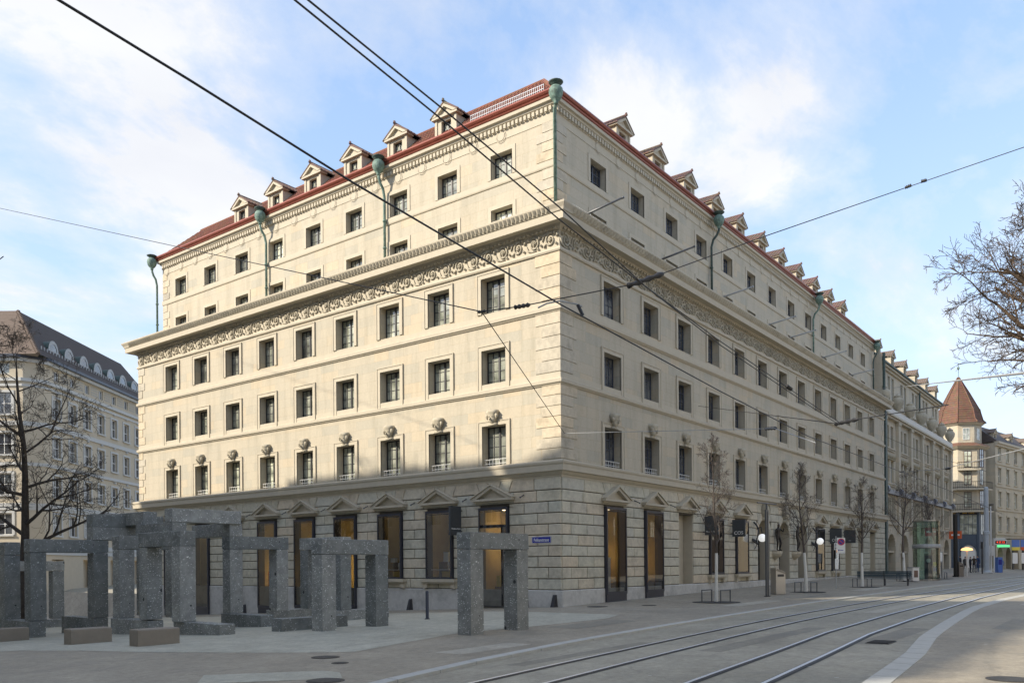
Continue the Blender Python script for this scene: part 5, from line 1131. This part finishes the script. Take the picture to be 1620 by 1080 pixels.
# arched opening with pale backing in the face turned to the street
AIM = atan2(-FW.y, -FW.x) - ang
fi = min(range(8), key=lambda i: abs((oct_face(i) - AIM + pi) % (2 * pi) - pi)); a_ = oct_face(fi); rr = R8 * cos(pi / 8) + .05
def facing(nm, mat, build, z=0, dr=0): m = MB(); build(m); return m.build(nm, mat, tow, loc=((rr + dr) * cos(a_), (rr + dr) * sin(a_), z), rz=a_ + pi / 2)
facing('arch_light', 'off_white_wall', lambda m: m.add([(1.35 * cos(pi * i / 14), 0, 2.1 + 1.35 * sin(pi * i / 14)) for i in range(15)] + [(-1.35, 0, -.4), (1.35, 0, -.4)], [tuple(range(17))]), -.2)
facing('arch_frame', 'blue_iron', lambda m: [m.tube([(1.42 * cos(pi * i / 14), -.06, 2.1 + 1.42 * sin(pi * i / 14)) for i in range(15)], .12, 6), m.box(-1.5, -1.3, -.1, .05, -.6, 2.1), m.box(1.3, 1.5, -.1, .05, -.6, 2.1)], -.2, .05)
for q, s_ in ((-1, 'RESTAURANT'), (0, 'BAR  CAFE'), (1, 'CAFE BAR')):
    b_ = oct_face((fi + q) % 8); m = MB(); m.box(-1.6, 1.6, -.06, .02, -.3, .3); o = m.build('sign_band', 'black_steel', tow, loc=((rr + .03) * cos(b_), (rr + .03) * sin(b_), 7.86), rz=b_ + pi / 2); text(s_, 'gold_box', .42, o, (0, -.075, 0), (pi / 2, 0, 0))
def balcony(z, r, faces, mat='rail_dark'):
    ids = sorted(faces); P_ = octa(r, z); Q_ = octa(R8 - .2, z); m = MB()
    for i in ids: a__, b__ = i, (i + 1) % 8; v = [Q_[a__], Q_[b__], P_[b__], P_[a__]]; m.add(v + [(x, y, zz - .22) for x, y, zz in v], [(0, 1, 2, 3), (4, 7, 6, 5), (2, 6, 7, 3), (0, 4, 5, 1)])
    o = m.build('balcony', 'smooth_stone', tow); m = MB()
    for i in ids:
        A, B = Vector(P_[i]), Vector(P_[(i + 1) % 8])
        for h in (.15, .95): m.tube([A + UP * h, B + UP * h], .045, 5)
        for k in range(12): q = A.lerp(B, k / 11); m.tube([q, q + UP * .95], .025, 4)
    m.build('railing', mat, o)
allf = [(fi + q) % 8 for q in (-2, -1, 0, 1, 2)]
balcony(8.15, R8 + 1.1, allf); balcony(11.35, R8 + .95, allf[1:4]); balcony(14.2, R8 + .7, [fi])
# wing of the tower house along the street and neighbours
def row_house(name, label, P, rz, L, H, bays, rows, mat, roof='roof_dark', ground_arches=True, balc=(), winmat='window_white'):
    t = thing(name, label, 'building', P, rz); bp = L / bays; X = [bp * (i + .5) for i in range(bays)]
    holes = [(x - .6, x + .6, z, z + h, .3) for x in X for z, h in rows]
    m = MB(); wall(m, 0, L, 3.6, H, 0, holes, .3); wall(m, 0, L, -2, 3.6, .0, [], .5, [(x, bp * .32, -1.5, 1.6, .7) for x in X] if ground_arches else [])
    m.quad((0, 0, -2), (0, 10, -2), (0, 10, H), (0, 0, H)); m.quad((L, 0, -2), (L, 10, -2), (L, 10, H), (L, 0, H)); m.quad((0, 10, -2), (L, 10, -2), (L, 10, H), (0, 10, H)); m.quad((0, .7, -2), (L, .7, -2), (L, .7, 3.6), (0, .7, 3.6)); m.build('wall', mat, t)
    for z, h in rows:
        ms = sash(1.2, h, 2, 2, winmat)
        for x in X: setwin(t, ms, FR, 0, x, .25, z)
        sl = MB(); sl.box(-.8, .8, -.14, .02, -.14, 0); SLM = sl.mesh('sill', 'smooth_stone'); sl = MB(); sl.box(-.8, .8, -.12, .02, h, h + .2); HDM = sl.mesh('window_head', 'smooth_stone')
        for x in X: put('sill', SLM, t, (x, 0, z)); put('window_head', HDM, t, (x, 0, z))
        m = MB(); m.box(0, L, -.12, .03, z - .55, z - .35); m.build('band', 'smooth_stone', t)
    m = MB(); m.box(-.1, L + .1, -.5, .1, H - .1, H + .2); m.box(-.1, L + .1, -.3, .1, H - .4, H - .1); m.build('cornice', 'smooth_stone', t)
    m = MB(); m.quad((0, -.3, H + .2), (L, -.3, H + .2), (L, 3, H + 3), (0, 3, H + 3)); m.quad((0, 3, H + 3), (L, 3, H + 3), (L, 10, H + 3.2), (0, 10, H + 3.2)); m.poly([(0, -.3, H + .2), (0, 3, H + 3), (0, 10, H + 3.2), (0, 10, H)]); m.poly([(L, -.3, H + .2), (L, 3, H + 3), (L, 10, H + 3.2), (L, 10, H)]); m.build('roof', roof, t)
    for x in X[::2]: dormer(FR, 0, x, .6, H + .5, t, DP2)
    for bi, zs in balc:
        for z in zs:
            m = MB(); x = X[bi]; m.box(x - 1.3, x + 1.3, -1.1, 0, z - .6, z - .38); m.box(x - 1.3, x + 1.3, -1.1, -1.0, z - .38, z + .35); m.box(x - 1.3, x - 1.2, -1.1, 0, z - .38, z + .35); m.box(x + 1.2, x + 1.3, -1.1, 0, z - .38, z + .35); m.build('balcony', 'weathered_stone', t)
    return t
R5 = [(5.0, 2.0), (8.4, 2.1), (11.7, 2.1), (14.8, 1.9)]
c3, s3 = cos(ang), sin(ang)
def tw_at(x, y, z=0): return Vector((TX.x + x * c3 - y * s3, TX.y + x * s3 + y * c3, TX.z + z))
row_house('town_house', 'stone town house wing with balconies attached behind the tower', tw_at(3.2, -3.4), ang + radians(6), 24, 17.2, 7, R5, 'grey_stone', 'roof_dark', True, ((4, (8.4, 11.7, 14.8)),))
row_house('town_house', 'paler town house with a long balcony at the far right edge of the street', tw_at(27.6, -1.2), ang + radians(10), 30, 17.5, 9, R5, 'cream_render', 'roof_brown', True, ((1, (8.4,)),))
row_house('town_house', 'white gabled house rising behind the far right row', tw_at(30, 14), ang, 26, 21, 7, [(17, 1.6)], 'off_white_wall', 'roof_brown', False)
row_house('town_house', 'pale house closing the side street behind the arcade building', Vector((88, 26, 0)), radians(-60), 22, 16, 6, R5, 'grey_render', 'roof_dark', False)

# ------------------------------------------------------------------ building across the side street on the left
left = thing('corner_block', 'beige rendered corner block with dark mansard roof and eyebrow dormers at the left edge', 'building', cam2(-42.2, 74.5))
aF = atan2(FW.y, FW.x); aR = atan2(RT.y, RT.x)
def FRf(x, y, z): q = FW * x - RT * y; return (q.x, q.y, z)
def FFr(x, y, z): q = RT * x + FW * y; return (q.x, q.y, z)
LX = [3.3 + 2.8 * i for i in range(7)]; LF = [-3.0 - 3.6 * i for i in range(4)]
LRW = [(4.8, 1.9), (8.35, 1.9), (11.95, 1.9), (15.55, 1.95)]
m = MB(FRf); wall(m, 1.2, 24, 3.5, 20.5, 0, [(x - .62, x + .62, z, z + h, .28) for x in LX for z, h in LRW] + [(x - .45, x + .45, 19.1, 20.0, .2) for x in LX], .28); wall(m, 1.2, 24, -3, 3.5, 0, [(x - 1, x + 1, -2.5, 2.6, .6) for x in LX[::2]], .6); m.quad((1.2, .7, -3), (24, .7, -3), (24, .7, 3.4), (1.2, .7, 3.4)); m.quad((24, 0, -3), (24, 12, -3), (24, 12, 20.5), (24, 0, 20.5)); m.build('side_wall', 'cream_render', left)
m = MB(FFr); wall(m, -17, -1.2, 3.5, 20.5, 0, [(x - .75, x + .75, z, z + h, .28) for x in LF for z, h in LRW] + [(x - .6, x + .6, 19.1, 20.1, .2) for x in LF], .28); m.build('front_wall', 'cream_render', left)
m = MB(FFr); wall(m, -17, -1.2, -3, 3.5, .3, [(-5.8, -1.9, -2.6, 2.6, .8), (-12, -7, -2.6, 2.6, .8)], .8); m.build('ground_floor_wall', 'off_white_wall', left)
m = MB(); A, B = FFr(-1.2, 0, 0), FRf(1.2, 0, 0); m.quad((A[0], A[1], -3), (B[0], B[1], -3), (B[0], B[1], 20.5), (A[0], A[1], 20.5)); m.build('chamfer_wall', 'cream_render', left)
lw = sash(1.24, 1.9, 2, 2, 'window_white', 'window_glass_blue'); lwf = sash(1.5, 1.9, 2, 2, 'window_white', 'window_glass_blue'); la = sash(.9, .9, 2, 1, 'window_white', 'window_glass_blue'); la2 = sash(1.2, 1.0, 2, 1, 'window_white', 'window_glass')
sl = MB(); sl.box(-.8, .8, -.16, .02, -.15, 0); sl.box(-.85, -.64, -.06, .02, 0, 2.1); sl.box(.64, .85, -.06, .02, 0, 2.1); sl.box(-.64, .64, -.06, .02, 1.92, 2.1); LSL = sl.mesh('window_surround', 'white_trim')
sl = MB(); sl.lathe([(.18, 0), (.16, .12), (.05, .2)], (0, -.05, 0), 8); KEY = sl.mesh('keystone', 'white_trim')
for x in LX:
    for z, h in LRW: o = setwin(left, lw, FRf, aF, x, .22, z); put('window_surround', LSL, left, FRf(x, 0, z), aF); put('keystone', KEY, left, FRf(x, 0, z + 2.35), aF)
    setwin(left, la, FRf, aF, x, .16, 19.1)
for x in LF:
    for z, h in LRW: o = setwin(left, lwf, FFr, aR, x, .22, z); put('window_surround', LSL, left, FFr(x, 0, z), aR, (1.18, 1, 1))
    setwin(left, la2, FFr, aR, x, .16, 19.1)
def lband(z0, z1, d, nm, mat):
    m = MB(); P_ = [FFr(-17, -d, 0), FFr(-1.2 - d * .4, -d, 0), FRf(1.2 + d * .4, -d, 0), FRf(24, -d, 0)]; Q_ = [FFr(-17, .05, 0), FFr(-1.2, .05, 0), FRf(1.2, .05, 0), FRf(24, .05, 0)]
    for i in range(3): a_, b_, c_, d_ = P_[i], P_[i + 1], Q_[i + 1], Q_[i]; m.add([(q[0], q[1], z) for z in (z0, z1) for q in (a_, b_, c_, d_)], [(0, 1, 5, 4), (4, 5, 6, 7), (3, 2, 1, 0)])
    m.build(nm, mat, left)
for z0, z1, d in ((3.5, 3.9, .2), (7.3, 7.6, .16), (10.95, 11.25, .14), (14.5, 14.9, .14), (18.0, 18.2, .1), (18.45, 18.75, .2), (3.0, 3.5, .1), (7.0, 7.3, .08)): lband(z0, z1, d, 'band', 'white_trim')
lband(20.2, 20.5, .35, 'cornice', 'white_trim'); lband(20.5, 20.75, .6, 'gutter', 'navy_steel')
for x in LX[:-1]: 
    for zz in (19.15, 19.4, 19.65, 19.9): m = MB(FRf); m.box(x + .75, x + 2.05, -.03, .02, zz, zz + .12); m.build('stripe_course', 'brown_panel' if 0 else 'grey_render', left)
rm_ = MB(); z0, z1, dd = 20.75, 25.9, 3.9
A, B, C_, D_ = FFr(-17, -.5, z0), (*FFr(.45, -.5, 0)[:2], z0), FRf(24.5, -.45, z0), (*(FRf(dd, dd, 0)[:2]), z1)
E_ = (*FRf(24.5, dd, 0)[:2], z1); F_ = (*FFr(-17, dd, 0)[:2], z1)
def lp(p, q, t): return tuple(p[i] + (q[i] - p[i]) * t for i in range(3))
fr_ = MB(); fr_.quad(A, B, D_, F_); fr_.build('front_roof', 'roof_brown', left); fr_ = MB(); fr_.quad(B, C_, E_, D_); fr_.quad(F_, D_, E_, (*FRf(24.5, 14, 0)[:2], z1)); fr_.build('side_roof', 'roof_dark', left)
m = MB(); 
for i in range(30): p = lp(B, D_, i / 30); q = lp(B, D_, (i + .8) / 30); m.tube([p, q], [.2, .15], 6)
m.build('hip_tiles', 'roof_brown', left)
m = MB()
for j in range(1, 30): m.tube([lp(A, F_, j / 30), lp(B, D_, j / 30)], .035, 4)
m.build('front_roof_tiles', 'roof_brown', left, kind='stuff')
m = MB()
for j in range(1, 36): m.tube([lp(B, D_, j / 36), lp(C_, E_, j / 36)], .03, 4)
m.build('side_roof_tiles', 'roof_dark', left, kind='stuff')
ey = MB(); n = 12
ey.add([(.85 * cos(pi * i / n) * s, y, .0 + .95 * sin(pi * i / n) * s) for y, s in ((0, 1.0), (2.6, .8)) for i in range(n + 1)], [(i, i + 1, i + n + 2, i + n + 1) for i in range(n)]); EYE = ey.mesh('eyebrow_roof', 'dark_copper')
ey = MB(); ey.add([(r * .85 * cos(pi * i / n), -.03, r * .95 * sin(pi * i / n)) for r in (.72, 1.02) for i in range(n + 1)], [(i, i + 1, i + n + 2, i + n + 1) for i in range(n)]); ey.box(-.85, .85, -.06, 0, -.12, 0); EYF = ey.mesh('eyebrow_frame', 'wire_grey'); ey = MB(); ey.add([(.62 * cos(pi * i / n), .0, .7 * sin(pi * i / n)) for i in range(n + 1)], [tuple(range(n + 1))]); EYG = ey.mesh('pane', 'window_glass_blue')
ey = MB(); ey.add([(1.0, 0.2, 0), (2.0, .9, 0.45), (2.0, 2.6, 1.3), (.6, 2.6, 1.1)], [(0, 1, 2, 3)]); EYC = ey.mesh('copper_cheek', 'verdigris')
for x in LX:
    o = put('eyebrow_dormer', EYE, left, FRf(x + .4, .5, 22.0), aF); put('eyebrow_frame', EYF, o); put('pane', EYG, o); put('copper_cheek', EYC, o)
sgm = MB()
for i in range(46): p = FRf(1.0 + i * .5, .1, 21.5); sgm.tube([p, (p[0], p[1], p[2] + .3)], .06, 4)
sgm.build('snow_hooks', 'wire_grey', left, kind='stuff')
m = MB(FFr); m.box(-5.8, -1.9, .8, 1.0, -2.6, 1.6); m.build('shop_glass_front', 'dark_glass', left); m = MB(FFr); m.box(-12, -7, .6, .8, -2.6, 2.6); m.build('shop_glass_front', 'lit_window', left); m = MB(FFr); m.box(-6.2, -1.6, -.9, .3, 1.7, 2.5); m.build('shop_canopy', 'brown_panel', left)
t = thing('fascia_sign', 'dark shop sign with pale capitals seen through the low far portal', 'shop sign', cam2(-42.2 - 4.2, 74.5 - 1.2, 0), aR); m = MB(); m.box(-1.4, 1.4, -.1, 0, .2, 1.3); m.build('panel', 'dark_sign', t); text('SOMA', 'white_card', .36, t, (0, -.11, .75), (pi / 2, 0, 0))
t = thing('street_sign', 'small blue street plate at the far corner, seen between granite posts', 'street sign', cam2(-42.2 - .8, 74.5 - .4, 0), aR); m = MB(); m.box(-1.0, 1.0, -.05, 0, .75, 1.15); m.build('plate', 'blue_enamel', t); text('Pelikanstrasse', 'white_card', .26, t, (0, -.06, .95), (pi / 2, 0, 0), sx=.8)

# ------------------------------------------------------------------ houses on the sunny side of the square, left of the view: they shade the plaza
def block_house(label, x0, x1, y0, y1, H, mat, roofh, turn=0, loc=(0, 0, 0)):
    t = thing('town_house', label, 'building', loc, turn); m = MB()
    rows = [z for z in (5, 8.3, 11.6, 14.9, 18.2) if z < H - 2.2]; F2 = lambda x, y, z: (x1 - y, x, z)
    ys = [y0 + 1.6 + 2.9 * i for i in range(int((y1 - y0 - 1.2) / 2.9))]
    w = MB(F2); wall(w, y0, y1, -3, H, 0, [(y - .6, y + .6, z, z + 2, .25) for y in ys for z in rows], .25); m.add(w.v, w.f)
    m.quad((x0, y0, -3), (x1, y0, -3), (x1, y0, H), (x0, y0, H)); m.quad((x0, y1, -3), (x1, y1, -3), (x1, y1, H), (x0, y1, H)); m.quad((x0, y0, -3), (x0, y1, -3), (x0, y1, H), (x0, y0, H)); m.build('wall', mat, t)
    pn = sash(1.2, 2.0, 2, 2)
    for y in ys:
        for z in rows: o = put('window', pn[0], t, F2(y, .2, z), pi / 2); put('pane', pn[1], o)
    m = MB(); a_ = min(4, (y1 - y0) / 2 - .2); m.add([(x0, y0, H), (x1 + .3, y0, H), (x1 + .3, y1, H), (x0, y1, H), (x0 + 4, y0 + a_, H + roofh), (x1 - 4, y0 + a_, H + roofh), (x1 - 4, y1 - a_, H + roofh), (x0 + 4, y1 - a_, H + roofh)], [(0, 1, 5, 4), (1, 2, 6, 5), (2, 3, 7, 6), (3, 0, 4, 7), (4, 5, 6, 7)]); m.build('roof', 'roof_brown', t)
block_house('tall town house left of the square, out of the picture', -46, -24, 3, 17, 22.0, 'off_white_wall', 5.0)
block_house('middle town house left of the square, out of the picture', -46, -22.5, 17, 31, 21.5, 'off_white_wall', 2.6)
block_house('second middle town house left of the square, out of the picture', -46, -22.3, 31, 45, 21.0, 'cream_render', 2.4)
block_house('lower town house left of the square, out of the picture', -46, -20, 45, 66, 16.0, 'cream_render', 2.2)
block_house('town house behind the viewer on the plaza side', -75, -47, -40, 3, 20.0, 'grey_render', 4)
for i, (a_, b_, H, mt) in enumerate(((-62, -22, 17.5, 'cream_render'), (-22, 4, 19, 'off_white_wall'), (4, 42, 17, 'off_white_wall'), (42, 84, 18.5, 'roof_dark'), (84, 130, 18.5, 'cream_render'))):
    block_house(('first', 'second', 'third', 'fourth', 'fifth')[i] + ' house of the sunny row facing the tram street, out of the picture', 0, 14, -b_, -a_, H, mt, 3, pi / 2, (0, -43, 0))
# ------------------------------------------------------------------ bare trees
def grow_tree(label, P, seed, H, tr, crown0, lean=(0, 0, 0), levels=4, spread=.95, nlimb=14, limb=.42, droop=.0, bark_='bark_dark', wash=0, side=None, twig=.006, dens=1.0, group=None, name='bare_tree', up0=.5):
    rr = random.Random(seed); t = thing(name, label, 'tree', P, 0, group)
    tm = MB(); cm = MB(); n = 9; pts = []; rad = []; q = Vector((0, 0, -.1)); d = (UP + Vector(lean) * .3).normalized()
    for i in range(n + 1):
        pts.append(q.copy()); f = i / n; rad.append(tr * (1 - f) ** .8 * (1.25 if i == 0 else 1) + twig * 1.5)
        d = (d + Vector((rr.uniform(-1, 1), rr.uniform(-1, 1), 0)) * .07 + Vector(lean) * .05).normalized(); q = q + d * (H / n)
    tm.tube(pts, rad, 9)
    def at(f):
        k = min(int(f * n), n - 1); w = f * n - k; return pts[k].lerp(pts[k + 1], w), rad[k] * (1 - w) + rad[k + 1] * w
    def branch(p, d, L, r, lv):
        ns = 5 if lv < 2 else 4 if lv < 3 else 3; pp = [p.copy()]; q = p.copy(); dd = d.copy()
        for i in range(ns):
            dd = (dd + Vector((rr.gauss(0, 1), rr.gauss(0, 1), rr.gauss(0, 1))) * (.13 + .03 * lv) + UP * (.05 - droop * (1 if lv > 0 else .3))).normalized(); q = q + dd * (L / ns); pp.append(q.copy())
        rs = [max(twig, r * (1 - .72 * i / ns)) for i in range(ns + 1)]
        cm.tube(pp, rs, 6 if lv == 0 else 5 if lv == 1 else 3, cap=False)
        if lv >= levels: return
        nc = int((6, 5, 4, 3)[min(lv, 3)] * dens + rr.random())
        for i in range(nc):
            f = .18 + .82 * (i + rr.random() * .8) / nc; f = min(f, 1); k = min(int(f * ns), ns - 1); w = f * ns - k; o = pp[k].lerp(pp[k + 1], w); dr = (pp[k + 1] - pp[k]).normalized()
            ax = dr.orthogonal().normalized(); ax.rotate(Matrix.Rotation(rr.uniform(0, 2 * pi), 3, dr)); nd = dr.copy(); nd.rotate(Matrix.Rotation(radians(rr.uniform(24, 58)), 3, ax))
            branch(o, nd, L * (1.05 - .5 * f) * rr.uniform(.5, .78), max(twig, rs[k] * .58), lv + 1)
    for i in range(nlimb):
        f = crown0 + (1 - crown0) * (i + rr.random() * .7) / nlimb; f = min(f, .98); o, r = at(f); a_ = i * 2.399 + rr.uniform(-.4, .4)
        if side is not None: a_ = side + rr.uniform(-1.5, 1.5) if i % 4 else a_
        el = up0 + .5 * f + rr.uniform(-.15, .15); g = (f - crown0) / (1 - crown0)
        L = H * limb * spread * (1.05 - .68 * g) * rr.uniform(.8, 1.15); nd = Vector((cos(a_) * cos(el), sin(a_) * cos(el), sin(el)))
        branch(o, nd, L, max(r * .55, twig * 2), 0)
    if wash:
        w = MB(); w.tube([at(f)[0] for f in (.02, .4 * wash / H * 2.5 * .5, wash / H)], [at(f)[1] + .012 for f in (.02, .5 * wash / H, wash / H)], 10); w.build('painted_trunk', 'white_wash', t)
    tm.build('trunk', bark_, t, smooth=True); cm.build('crown', bark_, t)
    return t
def Gd(u, v): return Vector((u, v, ground(u, v)))
LT = atD(36, 920, 40); grow_tree('large dark leafless tree at the left picture edge behind the granite portals', Gd(LT.x, LT.y), 11, 13.4, .24, .28, levels=4, nlimb=17, limb=.37, spread=1.0, droop=.03, twig=.0065, up0=.15)
RTr = O + ray(1835, HY) * 23.0; grow_tree('large leafless tree leaning in from the right picture edge', Gd(RTr.x, RTr.y), 23, 16.4, .34, .36, levels=4, nlimb=34, limb=.295, spread=1.0, droop=.03, bark_='bark_warm', twig=.0065, side=atan2(-RT.y, -RT.x), dens=1.1, up0=.08, group=None)
TP = [(1133, 952, 'youngest street tree, thin reddish crown and white trunk, nearest the corner', 31, 7.0, .055), (1275, 936, 'second street tree from the corner, white trunk before the arched doors', 32, 6.5, .075), (1364, 928, 'third street tree from the corner, white trunk at the end of the bench', 33, 6.4, .075), (1431, 919, 'fourth street tree from the corner, between the bench and the glass kiosk', 34, 8.0, .09), (1487, 915, 'fifth street tree from the corner, beyond the glass kiosk', 35, 7.3, .08)]
for px, py, lab, sd, h, r in TP:
    P = onG(px, py); grow_tree(lab, P, sd, h, r, .36, levels=3, nlimb=14, limb=.22 if sd == 31 else .29, spread=.95, bark_='bark_young', wash=2.2 if sd < 35 else 1.9, twig=.004, group='young street trees along the pavement', name='street_tree', up0=.6)
    tree_guard(P.x, P.y, 'steel hoop guard around the ' + lab.split(',')[0].replace('youngest', 'nearest'))
# trees on the square's sunny side, out of the picture, whose twigs break the edge of the shade
for i, (u, v, h) in enumerate(((-19.5, 30, 17.5), (-19, 21.5, 19))): grow_tree(('leafless tree before the town houses left of the picture, farther one', 'leafless tree before the town houses left of the picture, nearer one')[i], Gd(u, v), 60 + i, h, .25, .45, levels=3, nlimb=16, limb=.34, twig=.02, droop=0)

# ------------------------------------------------------------------ overhead tram wires
def wire(label, pts, r=.014, mat='wire_black', sag=0, ins=(), name='overhead_wire', cat='overhead wire'):
    t = thing(name, label, cat, pts[0]); m = MB(); o = Vector(pts[0]); P = []
    for a_, b_ in zip(pts, pts[1:]):
        a_, b_ = Vector(a_), Vector(b_); n = 10
        for i in range(n): f = i / n; P.append(a_.lerp(b_, f) - UP * sag * 4 * f * (1 - f) - o)
    P.append(Vector(pts[-1]) - o); m.tube(P, r, 5); m.build('cable', mat, t)
    for p, q, rr in ins:
        p, q = Vector(p) - o, Vector(q) - o; k = MB(); n = 7; pp = [p.lerp(q, i / n) for i in range(n + 1)]; k.tube(pp, [rr * (.55 if i % 2 else 1) for i in range(n + 1)], 7); k.build('insulator', 'wire_black', t, smooth=True)
    return t
def W_(pts, offs): return [onR(x, y, o) for (x, y), o in zip(pts, offs)]
wire('thick black contact wire running from the upper left down across the corner', W_([(20, -45), (92, 0), (300, 127), (560, 290), (884, 480), (1140, 619), (1279, 690), (1410, 740), (1500, 775), (1585, 812)], [11.2, 11.1, 11, 10.9, 10.7, 10.4, 10.2, 10, 10.2, 11]), .0145)
w2p = W_([(440, -22), (466, 0), (700, 190), (882, 345), (1010, 445), (1140, 540), (1280, 636), (1328, 668)], [13.4, 13.3, 13, 12.8, 12.6, 12.4, 12.2, 12.2])
wire('left one of the two parallel wires crossing the top of the picture', w2p, .0095, ins=[(onR(1245, 611, 12.3), onR(1252, 616, 12.3), .05)])
wire('right one of the two parallel wires crossing the top of the picture', W_([(462, -22), (487, 0), (700, 172), (884, 327), (1020, 452), (1140, 546), (1280, 641), (1328, 672)], [13.4, 13.3, 13, 12.8, 12.6, 12.4, 12.2, 12.2]), .0095, ins=[])
P1 = onL(-30, 324, 14); P2 = onL(270, 388, 9); P3 = onR(760, 493, 14.0); P4 = onR(826, 484, 13.2); P5 = onR(1020, 447, 12.6); P6 = onR(1215, 372, 13.8)
A7, A8, A9, A10 = atD(1430, 298, 26), atD(1448, 290, 25.7), atD(1470, 284, 25.4), atD(1640, 226, 24)
wire('span wire from the left edge of the sky to the corner insulators', [atD(-30, 323, 44), atD(270, 388, 33), atD(762, 493, 18)], .013)
wire('span wire across the corner with a thick black section insulator', [atD(762, 493, 18), atD(826, 484, 18.4), atD(1000, 450, 19.5), atD(1215, 372, 22), A7, A10], .013, ins=[(atD(815, 486, 18.3), atD(838, 482, 18.5), .055), (atD(994, 452, 19.45), atD(1049, 433, 19.8), .075), (atD(1432, 297, 26), atD(1442, 293, 25.9), .06), (atD(1458, 287, 25.6), atD(1466, 285, 25.5), .06), (atD(755, 494, 18), atD(768, 492, 18), .04)])
wire('thin stay wire falling from the corner insulators to the wall corner', [atD(762, 493, 18), atD(893, 685, 30), onR(893, 685, .05)], .011)
wire('pale horizontal span wire in front of the first floor of the street side', [onR(893, 685, .05), onR(1205, 678, 8), onR(1225, 677, 10), onR(1290, 700, 13)], .012, 'wire_grey', ins=[(onR(1212, 678, 8.6), onR(1228, 677, 9.9), .06)])
wire('span wire with a long black insulator over the middle of the street side', [onR(1105, 642, .1), onR(1325, 670, 12.0), onR(1356, 663, 13.0), onR(1500, 640, 16)], .012, ins=[(onR(1323, 670.5, 12), onR(1357, 663, 13), .06)])
wire('pale wire from the facade to the far tree with small clamps', [onR(1330, 620, .1), onR(1425, 612, 6), onR(1620, 590, 18)], .014, 'wire_grey')
wire('pale sagging wire with a hooked arm before the arcade building', [onR(1425, 746, 3), onR(1490, 742, 9), onR(1620, 710, 16)], .02, 'wire_grey', ins=[(onR(1424, 746, 3), onR(1430, 745.5, 3.4), .06), (onR(1497, 741, 9.4), onR(1503, 740, 9.8), .08)])
wire('thin dark wire before the lower windows of the arcade building', [onR(1400, 690, .5), onR(1470, 720, 4), onR(1560, 745, 10)], .014)
t = thing('pull_off_arm', 'curved pale pull-off arm holding the contact wire at the building corner', 'wire arm', atD(852, 487, 19)); m = MB(); o_ = Vector(t.location); m.tube([atD(851, 487, 19) - o_, atD(865, 480, 19) - o_, atD(885, 476, 19) - o_, atD(912, 481, 19) - o_, atD(921, 485, 19) - o_], .018, 6); m.build('arm', 'wire_grey', t); m = MB(); m.tube([atD(914, 482, 19) - o_, atD(922, 499, 19) - o_], .04, 6); m.build('clamp', 'black_steel', t)
